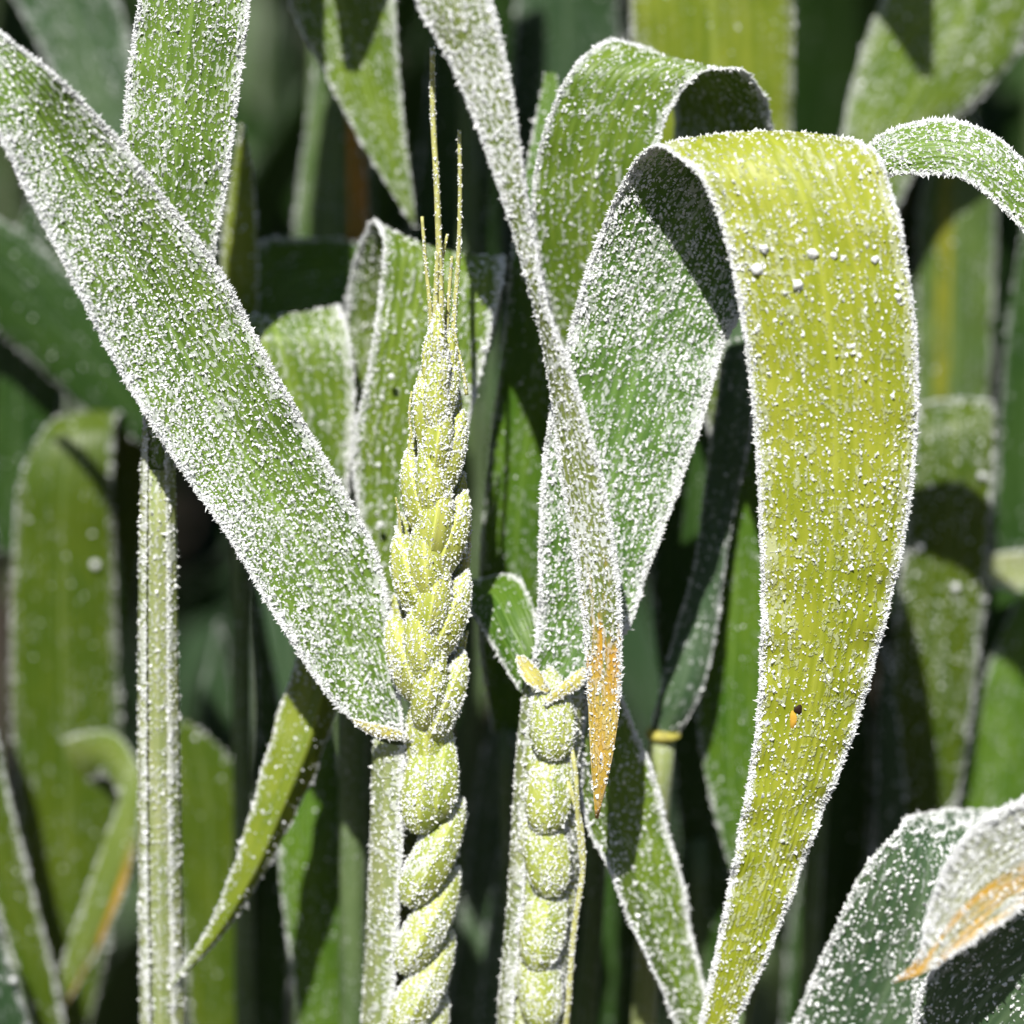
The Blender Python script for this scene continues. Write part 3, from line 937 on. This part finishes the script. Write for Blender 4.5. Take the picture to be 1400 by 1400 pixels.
# low leaf right of the orange tip
shoot("short green leaf rising low behind the orange leaf tip, white frosted margin",
      [dict(st=[(940, 1560, 0.6, 972, 1560, 0.6), (926, 1410, 0.4, 970, 1400, 0.8), (884, 1310, 0.2, 950, 1290, 0.9), (838, 1205, 0.1, 926, 1180, 0.9), (800, 1116, 0.1, 900, 1080, 0.9), (792, 1040, 0.3, 872, 1005, 0.9), (802, 965, 0.6, 848, 945, 0.9), (822, 880, 0.9, 830, 880, 0.9)],
            mat='fresh', cup=0.0, keel=-0.2, veins=11, frost=dict(dens=0.42, size=1.1, edge=2.2))],
      [(955, 1555, 0.6), (958, 1700, 0.6)])
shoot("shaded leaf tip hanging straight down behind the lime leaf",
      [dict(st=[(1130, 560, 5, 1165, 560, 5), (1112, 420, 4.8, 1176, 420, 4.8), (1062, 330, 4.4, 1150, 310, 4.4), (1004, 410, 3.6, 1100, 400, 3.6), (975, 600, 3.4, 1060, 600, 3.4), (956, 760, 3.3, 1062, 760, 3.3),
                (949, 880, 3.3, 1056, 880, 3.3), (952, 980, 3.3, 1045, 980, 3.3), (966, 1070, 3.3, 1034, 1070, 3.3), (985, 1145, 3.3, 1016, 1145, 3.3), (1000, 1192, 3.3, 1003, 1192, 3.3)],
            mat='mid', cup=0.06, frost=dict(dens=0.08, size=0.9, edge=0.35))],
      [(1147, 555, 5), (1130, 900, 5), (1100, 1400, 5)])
pc = shoot("slender shoot with a pale stem and a yellow collar ring beneath its blade",
      [dict(st=[(888, 1004, 2.4, 926, 1004, 2.4), (902, 945, 2.4, 958, 950, 2.4), (922, 865, 2.6, 978, 872, 2.6), (950, 770, 2.8, 992, 770, 2.8), (960, 690, 3.0, 1006, 690, 3.0), (972, 600, 3.1, 1026, 600, 3.1), (990, 480, 3.3, 1040, 480, 3.3), (1010, 360, 3.6, 1046, 360, 3.6), (1030, 250, 3.9, 1036, 250, 3.9)],
            mat='blue', cup=0.22, veins=9, frost=dict(dens=0.14, size=0.9, edge=0.6))],
      [(906, 1000, 2.4), (898, 1100, 2.5), (880, 1400, 2.7)], stem_r=(0.0019, 0.0022), stem_mat='pale')
cg = tube_grid(resample([W(907, 1010, 2.4), W(907, 1004, 2.4), W(908, 998, 2.4)], 6), [0.0021, 0.0024, 0.0026, 0.0026, 0.0026, 0.0024, 0.0021], 14)
surface(cg, np.array(pc.location), "collar", M['collar'], pc)

shoot("narrow yellow-green leaf curving down to a fine tip beside the pale stem",
      [dict(st=[(462, 770, 2.4, 500, 790, 2.4), (438, 830, 2.1, 492, 880, 2.1), (404, 905, 1.7, 456, 985, 1.8), (377, 985, 1.4, 430, 1060, 1.6), (352, 1075, 1.2, 396, 1128, 1.4), (322, 1175, 1.0, 358, 1200, 1.2), (284, 1268, 0.9, 308, 1274, 1.0), (230, 1348, 0.8, 234, 1352, 0.8)],
            mat='lime', cup=0.0, keel=-0.34, veins=8, frost=dict(dens=0.25, size=0.9, edge=0.8))],
      [(482, 780, 2.6), (482, 1000, 2.8), (483, 1400, 3.0)], stem_r=(0.0020, 0.0022), stem_mat='stem')
shoot("green leaf with a beaded white margin standing below the narrow curved leaf",
      [dict(st=[(412, 1560, 3.6, 455, 1560, 3.6), (408, 1400, 3.5, 470, 1400, 3.5), (393, 1285, 3.4, 470, 1275, 3.4), (381, 1172, 3.4, 470, 1165, 3.4), (388, 1090, 3.5, 466, 1080, 3.5), (416, 1010, 3.6, 458, 1010, 3.6), (436, 950, 3.8, 440, 950, 3.8)],
            mat='mid', cup=0.08, frost=dict(dens=0.12, size=1.0, edge=0.5))],
      [(434, 1555, 3.6), (436, 1700, 3.6)])
# lower right corner
shoot("frosted dark leaf bent sharply backwards under the orange edged leaf",
      [dict(st=[(1030, 1520, 0.2, 1150, 1560, 0.2), (1084, 1396, 0.0, 1270, 1450, 0.0), (1138, 1275, -0.1, 1330, 1345, -0.1), (1192, 1172, -0.1, 1345, 1240, -0.1), (1226, 1136, 0.1, 1320, 1180, 0.1), (1240, 1118, 0.7, 1322, 1146, 0.6),
                (1272, 1112, 1.4, 1350, 1126, 1.2), (1330, 1108, 2.2, 1400, 1112, 2.0), (1400, 1118, 3, 1450, 1130, 2.8), (1470, 1150, 3.6, 1490, 1160, 3.6)],
            mat='blue', cup=0.0, keel=-0.06, veins=13, frost=dict(dens=0.55, size=1.4, edge=0.9))],
      [(1090, 1535, 0.2), (1080, 1700, 0.2)])
shoot("blurred frosted leaf reaching forward with an orange margin and tip",
      [dict(st=[(1640, 950, -1.0, 1640, 1090, -1.0), (1560, 990, -2.0, 1560, 1140, -2.0), (1480, 1035, -2.8, 1486, 1185, -2.8), (1402, 1090, -3.4, 1412, 1232, -3.4), (1342, 1122, -3.7, 1362, 1268, -3.7), (1294, 1176, -3.8, 1318, 1298, -3.8),
                (1268, 1250, -3.8, 1282, 1320, -3.8), (1252, 1312, -3.8, 1250, 1336, -3.8), (1220, 1341, -3.8, 1222, 1344, -3.8)],
            mat='orange_low', cup=0.06, veins=11, frost=dict(dens=1.2, size=1.3, edge=1.5, u1=0.60, edge_v=(0, 0.9)))],
      [(1650, 1020, -1.0), (1660, 1300, -0.6), (1660, 1500, -0.4)])
shoot("dark leaf fringed with frost below the orange edged leaf",
      [dict(st=[(1210, 1620, -2.4, 1290, 1640, -2.4), (1246, 1440, -2.6, 1360, 1500, -2.4), (1262, 1345, -2.8, 1410, 1440, -2.4), (1322, 1288, -2.8, 1450, 1390, -2.4), (1404, 1232, -2.6, 1510, 1335, -2.4), (1500, 1180, -2.0, 1570, 1260, -2.0), (1590, 1150, -1.2, 1600, 1160, -1.2)],
            mat='blue', cup=-0.08, veins=12, frost=dict(dens=0.4, size=1.3, edge=2.4))],
      [(1250, 1630, -2.4), (1255, 1800, -2.4)])

# ================================================================== softer leaves behind, each its own shoot
LO = dict(dens=0.03, size=1.0, edge=0.25)


def back(label, st, mat, stem, cup=0.08, frost=LO, r=(0.0015, 0.0022), keel=0.0):
    return shoot(label, [dict(st=st, mat=mat, cup=cup, keel=keel, hi=False, frost=frost)], stem, stem_r=r)


def up(d, *pts):
    """leaf whose margins are listed from its base up, all near one depth"""
    return [(a, b, d, c, e, d) for (a, b, c, e) in pts]


back("broad olive leaf folded at its top, below the shaded gap by the pale stem",
     [(80, 1420, 7, 120, 1420, 7), (40, 1220, 7, 160, 1220, 7), (20, 1060, 7, 168, 1060, 7), (14, 900, 7, 162, 900, 7), (18, 750, 7, 156, 750, 7), (30, 645, 7, 154, 645, 7), (54, 594, 7.2, 156, 586, 7.2), (90, 572, 8.4, 176, 566, 8.4), (130, 600, 9.6, 200, 600, 9.6), (150, 720, 10, 200, 720, 10), (170, 850, 10, 180, 850, 10)],
     'olive', [(100, 1415, 7), (104, 1600, 7)])
back("olive strap leaf slanting down beside the orange edged tip",
     [(-120, 820, 5, -80, 800, 5), (-90, 960, 5, -20, 940, 5), (-50, 1110, 5, 8, 1070, 5), (0, 1260, 5, 46, 1220, 5), (40, 1390, 5, 84, 1380, 5), (80, 1500, 5.2, 100, 1500, 5.2)],
     'olive', [(-100, 815, 5), (-110, 1200, 5), (-110, 1600, 5)], frost=dict(dens=0.05, size=1.2, edge=0.6))
back("dark teal leaf in the corner under the olive strap leaf",
     up(3.2, (-120, 1560, -40, 1560), (-80, 1400, 44, 1430), (-70, 1320, 10, 1310), (-90, 1220, -30, 1210), (-130, 1120, -125, 1120)),
     'dim', [(-80, 1555, 3.2), (-80, 1700, 3.2)])
back("arching leaf whose hanging tip has an orange margin",
     [(0, 1330, 8, 50, 1330, 8), (12, 1200, 7.8, 78, 1210, 7.8), (26, 1110, 7.6, 90, 1140, 7.6), (56, 1036, 7.2, 110, 1090, 7.2), (106, 1003, 6.7, 134, 1064, 6.7), (164, 1006, 6.2, 152, 1066, 6.2), (194, 1060, 5.8, 162, 1092, 5.8),
      (190, 1130, 5.6, 146, 1140, 5.6), (172, 1212, 5.5, 112, 1236, 5.5), (128, 1312, 5.5, 84, 1322, 5.5), (84, 1384, 5.5, 78, 1384, 5.5)],
     'orange_tip', [(25, 1325, 8), (20, 1600, 8)], frost=dict(dens=0.06, size=1.0, edge=0.3))
back("olive leaf blade standing right behind the pale stem",
     up(6, (270, 1560, 320, 1560), (262, 1430, 328, 1430), (250, 1300, 336, 1300), (236, 1180, 342, 1170), (230, 1080, 336, 1070), (238, 1015, 292, 1012), (246, 985, 256, 985)),
     'olive', [(295, 1555, 6), (296, 1700, 6)])
back("dull grey-green leaf tip deep behind the pale stem",
     up(10, (270, 1300, 330, 1300), (268, 1150, 332, 1150), (272, 1020, 328, 1020), (280, 930, 318, 930), (298, 850, 302, 850)),
     'dim', [(300, 1295, 10), (300, 1500, 10)])
back("deep green leaf low behind the narrow curved leaf",
     up(6.5, (320, 1560, 380, 1560), (300, 1400, 395, 1400), (310, 1280, 400, 1280), (335, 1150, 395, 1150), (350, 1000, 390, 1000), (345, 850, 362, 850), (342, 760, 345, 760)),
     'dark', [(350, 1555, 6.5), (350, 1700, 6.5)])
back("smooth grey-green pointed leaf standing between the two eared plants",
     up(7.5, (590, 1560, 660, 1560), (606, 1400, 686, 1400), (626, 1280, 694, 1280), (640, 1150, 696, 1150), (654, 1060, 694, 1060), (670, 985, 684, 985), (676, 950, 678, 950)),
     'blue', [(625, 1555, 7.5), (620, 1700, 7.5)])
back("second grey-green leaf low between the two eared plants",
     up(6, (640, 1600, 690, 1600), (650, 1420, 700, 1420), (662, 1300, 712, 1300), (680, 1180, 720, 1180), (700, 1080, 716, 1080), (708, 1040, 710, 1040)),
     'blue', [(665, 1595, 6), (665, 1800, 6)])
back("leaf with a whitened square fold at its top, beyond the lime leaf",
     [(1180, 1420, 6, 1240, 1420, 6), (1186, 1250, 6, 1276, 1250, 6), (1200, 1080, 6, 1312, 1080, 6), (1214, 940, 6, 1334, 940, 6), (1230, 800, 6, 1348, 800, 6), (1244, 660, 6, 1358, 655, 6), (1250, 580, 6.2, 1360, 566, 6.2), (1256, 556, 7.2, 1352, 552, 7.2), (1262, 580, 8.4, 1345, 575, 8.4), (1275, 700, 8.8, 1335, 700, 8.8), (1300, 800, 9, 1310, 800, 9)],
     'olive', [(1210, 1415, 6), (1206, 1600, 6)], frost=dict(dens=0.22, size=1.2, edge=0.3))
back("upright dark leaf beside the whitened square fold",
     up(8, (1330, 1400, 1410, 1400), (1310, 1180, 1420, 1180), (1322, 980, 1436, 980), (1350, 800, 1440, 800), (1364, 600, 1440, 600), (1380, 420, 1436, 420), (1400, 300, 1406, 300)),
     'dark', [(1370, 1395, 8), (1370, 1600, 8)])
back("buff dried leaf lying sideways across the dark leaf",
     [(1560, 720, 7, 1560, 830, 7), (1470, 740, 7, 1470, 826, 7), (1400, 752, 7, 1400, 812, 7), (1352, 762, 7, 1350, 796, 7), (1328, 778, 7, 1328, 782, 7)],
     'pale', [(1570, 775, 7.2), (1580, 1000, 7.4), (1580, 1500, 7.4)], frost=dict(dens=0.02, size=1, edge=0.1))
back("mid-green leaf behind the bent dark leaf",
     up(7, (1290, 1500, 1360, 1500), (1300, 1300, 1400, 1300), (1306, 1140, 1412, 1140), (1330, 990, 1420, 990), (1362, 880, 1430, 880), (1400, 800, 1410, 800)),
     'mid', [(1325, 1495, 7), (1325, 1700, 7)])
back("slim dull leaf standing close beside the lime leaf",
     up(5, (1190, 1500, 1240, 1500), (1192, 1300, 1246, 1300), (1196, 1120, 1240, 1120), (1200, 980, 1228, 980), (1206, 880, 1212, 880)),
     'dim', [(1215, 1495, 5), (1215, 1700, 5)])
back("broad diagonal leaf crossing behind the sideways arching leaf",
     up(8, (1120, 420, 1170, 430), (1140, 290, 1220, 300), (1150, 190, 1270, 205), (1172, 90, 1345, 130), (1215, -20, 1420, 40), (1290, -130, 1470, -60), (1360, -220, 1500, -160), (1480, -260, 1500, -250)),
     'fresh', [(1145, 425, 8), (1150, 800, 9), (1150, 1400, 9)], frost=dict(dens=0.1, size=1.2, edge=0.3))
back("wide pale green leaf with a buff margin rising behind the arched leaf",
     up(7, (930, 700, 1030, 700), (905, 500, 1060, 500), (888, 320, 1076, 320), (872, 160, 1084, 160), (862, 20, 1086, 20), (856, -120, 1070, -120), (870, -260, 1040, -260), (920, -380, 960, -380)),
     'lime', [(980, 695, 7), (975, 1000, 7), (970, 1400, 7)])
back("upright leaf with a yellow streak beneath the sideways arching leaf",
     up(9.5, (1270, 760, 1330, 760), (1252, 620, 1346, 620), (1250, 500, 1356, 500), (1252, 380, 1360, 380), (1262, 250, 1360, 250), (1285, 190, 1345, 190), (1312, 140, 1320, 140)),
     'stripe', [(1300, 755, 9.5), (1290, 1100, 9.5), (1280, 1500, 9.5)])
back("tapering leaf pointing down to a fine tip beside the longest awn",
     [(470, -420, 9, 520, -420, 9), (400, -380, 7, 500, -400, 7), (370, -240, 5.5, 510, -260, 5.5), (375, -100, 5, 536, -110, 5), (392, 0, 5, 541, 0, 5), (438, 92, 5, 546, 92, 5), (486, 182, 5, 554, 180, 5), (536, 264, 5, 564, 262, 5), (566, 312, 5, 569, 312, 5)],
     'fresh', [(495, -418, 9), (500, 300, 10), (500, 1000, 11)], frost=dict(dens=0.12, size=1.1, edge=0.4))
back("soft green leaf with a rust orange margin behind the tapering leaf",
     up(8.5, (400, 600, 490, 600), (398, 450, 500, 450), (400, 330, 506, 330), (410, 230, 500, 230), (424, 130, 492, 130), (440, 30, 484, 30), (456, -60, 460, -60)),
     'rust', [(445, 595, 8.5), (446, 900, 9), (446, 1400, 9)])
back("grey blurred leaf slanting across the upper corner beyond the flag leaf",
     [(-200, -260, 11, -120, -280, 11), (-110, -160, 10.5, 20, -190, 10.5), (-20, -60, 10, 120, -80, 10), (40, 40, 10, 170, 20, 10), (90, 140, 10, 190, 120, 10), (140, 230, 10, 200, 220, 10), (180, 310, 10, 186, 310, 10)],
     'blue', [(-160, -270, 11), (-170, 400, 11.5), (-170, 1200, 12)])
back("thin yellowish leaf tip rising behind the upright frosted blade",
     up(5, (312, 640, 345, 640), (306, 500, 350, 500), (302, 400, 354, 400), (304, 320, 352, 320), (316, 240, 346, 240), (328, 168, 332, 168)),
     'lime', [(328, 635, 5), (330, 900, 5), (335, 1400, 5)], frost=dict(dens=0.12, size=1, edge=0.4))
back("drooping leaf with pale edges folded behind the flat folded leaf",
     [(560, 700, 7, 600, 700, 7), (540, 480, 6.8, 610, 480, 6.8), (490, 335, 6.4, 560, 400, 6.4), (420, 326, 6, 470, 420, 6), (358, 328, 5.8, 440, 440, 5.8), (330, 400, 5.7, 400, 480, 5.7), (320, 500, 5.7, 350, 540, 5.7), (320, 600, 5.7, 324, 600, 5.7)],
     'mid', [(580, 695, 7), (585, 1000, 7), (585, 1400, 7)], frost=dict(dens=0.08, size=1, edge=0.5))
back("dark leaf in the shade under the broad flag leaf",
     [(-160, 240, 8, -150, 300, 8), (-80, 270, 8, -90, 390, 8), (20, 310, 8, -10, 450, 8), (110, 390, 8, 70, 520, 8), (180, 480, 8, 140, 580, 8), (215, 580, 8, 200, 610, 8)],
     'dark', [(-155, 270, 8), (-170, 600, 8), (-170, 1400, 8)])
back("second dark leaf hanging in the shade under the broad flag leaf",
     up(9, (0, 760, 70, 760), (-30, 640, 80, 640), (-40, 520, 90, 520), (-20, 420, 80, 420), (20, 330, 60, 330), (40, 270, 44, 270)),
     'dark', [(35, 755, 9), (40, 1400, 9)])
back("dim grey-green leaf rising behind the arched leaf with the pale midrib",
     up(11, (690, 600, 800, 600), (680, 400, 830, 400), (690, 220, 850, 220), (700, 60, 850, 60), (720, -100, 830, -100), (760, -220, 780, -220)),
     'dim', [(745, 595, 11), (745, 1000, 11), (745, 1400, 11)])
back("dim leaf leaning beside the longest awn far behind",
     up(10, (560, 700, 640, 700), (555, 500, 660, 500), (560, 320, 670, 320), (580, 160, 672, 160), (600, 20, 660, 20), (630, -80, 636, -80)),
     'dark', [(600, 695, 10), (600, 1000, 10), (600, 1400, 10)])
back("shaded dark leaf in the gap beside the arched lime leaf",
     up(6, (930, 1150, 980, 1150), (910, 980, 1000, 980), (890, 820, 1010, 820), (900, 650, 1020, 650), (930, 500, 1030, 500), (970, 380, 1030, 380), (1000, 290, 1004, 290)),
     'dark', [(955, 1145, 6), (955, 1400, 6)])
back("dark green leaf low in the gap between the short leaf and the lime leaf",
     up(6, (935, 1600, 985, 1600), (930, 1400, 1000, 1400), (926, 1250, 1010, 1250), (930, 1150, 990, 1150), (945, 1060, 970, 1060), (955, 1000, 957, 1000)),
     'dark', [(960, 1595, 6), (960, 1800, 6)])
back("dark leaf low beside the bent lower leaf",
     up(7, (1080, 1560, 1140, 1560), (1070, 1400, 1160, 1400), (1080, 1260, 1176, 1260), (1110, 1120, 1190, 1120), (1140, 1000, 1190, 1000), (1170, 900, 1174, 900)),
     'dark', [(1110, 1555, 7), (1110, 1700, 7)])
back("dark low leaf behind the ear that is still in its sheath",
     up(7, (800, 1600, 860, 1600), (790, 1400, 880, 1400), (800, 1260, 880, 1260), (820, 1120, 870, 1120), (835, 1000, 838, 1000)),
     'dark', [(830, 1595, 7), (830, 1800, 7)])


# added tall shoots, blades above the frame, placed to shade the gaps
for lab, x, d, y0, tilt in (("tall shoot added to shade the leaves beside the flag leaf", -130, 4.5, -330, 1), ("tall shoot added to shade the gaps behind the awns of the bare ear", 640, 7, -420, -1),
                            ("tall shoot added to shade the gaps behind the arched leaves", 1010, 9, -480, 1)):
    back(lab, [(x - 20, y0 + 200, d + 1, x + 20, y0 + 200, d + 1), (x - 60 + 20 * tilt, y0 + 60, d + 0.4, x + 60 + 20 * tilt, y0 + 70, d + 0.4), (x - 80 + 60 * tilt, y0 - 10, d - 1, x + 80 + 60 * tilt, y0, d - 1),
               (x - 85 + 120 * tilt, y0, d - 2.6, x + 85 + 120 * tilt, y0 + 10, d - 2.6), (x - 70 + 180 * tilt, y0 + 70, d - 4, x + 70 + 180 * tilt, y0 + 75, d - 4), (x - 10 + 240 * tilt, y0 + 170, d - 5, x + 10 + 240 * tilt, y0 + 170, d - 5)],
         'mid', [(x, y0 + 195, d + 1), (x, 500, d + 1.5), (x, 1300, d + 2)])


# ================================================================== the crowd of the crop beyond
def crowd_proto(seed, label, group):
    r = np.random.default_rng(seed)
    pl = thing("wheat_shoot", (0, 0, 0), label, "wheat shoot", group)
    H = 0.62
    C = np.array([[0, 0, -0.01], [0.004, 0, 0.2], [0.008, 0.004, 0.42], [0.01, 0.0, H]])
    C = resample(C, 30)
    surface(tube_grid(C, np.linspace(0.0023, 0.0014, len(C)), 8), np.zeros(3), "stem", M['stem'], pl)
    for k in range(6):
        z0 = [0.22, 0.32, 0.42, 0.50, 0.57, 0.61][k]
        az = k * 2.4 + r.uniform(-0.5, 0.5)
        dirn = np.array([math.cos(az), math.sin(az), 0])
        side = np.array([-dirn[1], dirn[0], 0])
        L = r.uniform(0.2, 0.3)
        bend = r.uniform(0.5, 2.4)
        p = np.array([0.008, 0.002, z0])
        el = math.radians(r.uniform(68, 82))
        S = []
        for s in np.linspace(0, 1, 9):
            wd = 0.0095 * (min(1, 0.3 + s * 3) * (1 - s ** 3) + 0.02)
            S.append(np.concatenate([p - side * wd, p + side * wd]))
            e = el - bend * s ** 1.6
            p = p + (dirn * math.cos(e) + np.array([0, 0, math.sin(e)])) * L / 8
        P = grid_from_margins(S, 0.1, 0, 9, 24, 7, hi=False, seed=seed * 9 + k)
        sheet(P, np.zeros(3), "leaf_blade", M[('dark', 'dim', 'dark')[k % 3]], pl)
    return pl


def copy_thing(o, loc, rz, sc):
    c = o.copy()
    COL.objects.link(c)
    c.location, c.rotation_euler, c.scale = loc, (0, 0, rz), (sc, sc, sc)
    for ch in o.children:
        k = ch.copy()
        COL.objects.link(k)
        k.parent = c
    return c


CROWD_LABEL = "dim green wheat shoot in the blurred crowd filling the gaps behind the frosted leaves"
CROWD_GROUP = "wheat shoots crowded behind the frosted leaves"
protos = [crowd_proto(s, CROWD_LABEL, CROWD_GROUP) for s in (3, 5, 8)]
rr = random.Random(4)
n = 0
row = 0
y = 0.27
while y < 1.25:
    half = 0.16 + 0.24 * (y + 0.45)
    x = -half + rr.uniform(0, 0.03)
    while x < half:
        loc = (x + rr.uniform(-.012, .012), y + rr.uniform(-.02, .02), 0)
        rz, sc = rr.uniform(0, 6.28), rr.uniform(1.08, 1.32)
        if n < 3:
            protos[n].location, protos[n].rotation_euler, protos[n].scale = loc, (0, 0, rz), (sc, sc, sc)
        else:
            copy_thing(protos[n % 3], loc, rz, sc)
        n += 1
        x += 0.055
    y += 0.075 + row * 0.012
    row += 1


# ================================================================== frozen droplets
def droplet(px, py, d, rpx, label, group=None, rough=0.0, mat='ice_drop'):
    r = rpx * MPP
    C = W(px, py, d)
    a = np.linspace(0, math.pi, 9)
    ph = np.linspace(0, 2 * math.pi, 15)
    squash = rng.uniform(0.8, 1.0)
    rad = np.sin(a) * r * (1 + 0.12 * np.cos(a))
    P = np.stack([np.cos(ph)[None] * rad[:, None], np.sin(ph)[None] * rad[:, None] * squash, np.repeat((np.cos(a) * r * 0.95)[:, None], 15, 1)], -1)
    jit = 1 + rough * rng.normal(0, 1, (9, 15, 1))
    jit[:, -1] = jit[:, 0]
    jit[0], jit[-1] = jit[0, 0], jit[-1, 0]
    P = P * jit
    F = grid_faces(9, 15, 0, True)
    me = mesh_from("frozen_droplet", P.reshape(-1, 3), F, M[mat])
    o = link("frozen_droplet", me, None)
    o.location = C
    o["label"] = label
    o["category"] = "droplet"
    if group:
        o["group"] = group


G = "frozen droplets on the leaves"
droplet(130, 772, 6.85, 7, "round frozen droplet on the broad olive leaf with the folded top", G)
droplet(1342, 650, 5.85, 6, "frozen droplet just under the whitened square fold", G)
droplet(1258, 748, 5.85, 6, "frozen droplet on the squarely folded leaf, nearest the lime leaf", G)
droplet(1307, 803, 5.85, 7, "lowest frozen droplet on the leaf with the whitened square fold", G)
droplet(241, 1077, 1.55, 6, "upper white droplet on the margin of the pale stem", G)
droplet(244, 1197, 1.55, 6, "lower white droplet on the margin of the pale stem", G)
droplet(18, 1340, 3.05, 6, "frozen droplet on the dark teal corner leaf", G)
droplet(520, 717, 1.95, 5, "tiny ice bead low on the wide leaf folded behind the awns", G)
droplet(535, 515, 1.95, 5, "upper ice bead on the wide leaf folded behind the awns", G)
droplet(1266, 40, 8.8, 7, "blurred droplet on the broad diagonal leaf", G)


def bead_on_lime(px, py, rpx):
    tgt = W(px, py, -0.8)
    D = np.linalg.norm(PB[70:, :, :] - tgt, axis=2)
    i, j = np.unravel_index(np.argmin(D), D.shape)
    c = PB[70 + i, j] - np.array([0, rpx * MPP * 0.3, 0])
    k = (c - CAM) / (c - CAM)[1]
    q = CAM + k * (c[1] - CAM[1])
    t = (q - CAM)
    a, b = t @ RGT, t @ UPV
    f = t @ FWD
    droplet(700 + a / f * DIST / MPP, 700 - b / f * DIST / MPP, q[1] * 100, rpx, "small white ice bead near the bend of the arched lime leaf", "ice beads on the lime leaf", 0.2, 'frost')


for bx, by, br_ in ((1046, 335, 6), (1108, 338, 7), (1093, 381, 7), (1032, 372, 8), (1198, 342, 5), (1222, 402, 5), (1140, 300, 5)):
    bead_on_lime(bx, by, br_)
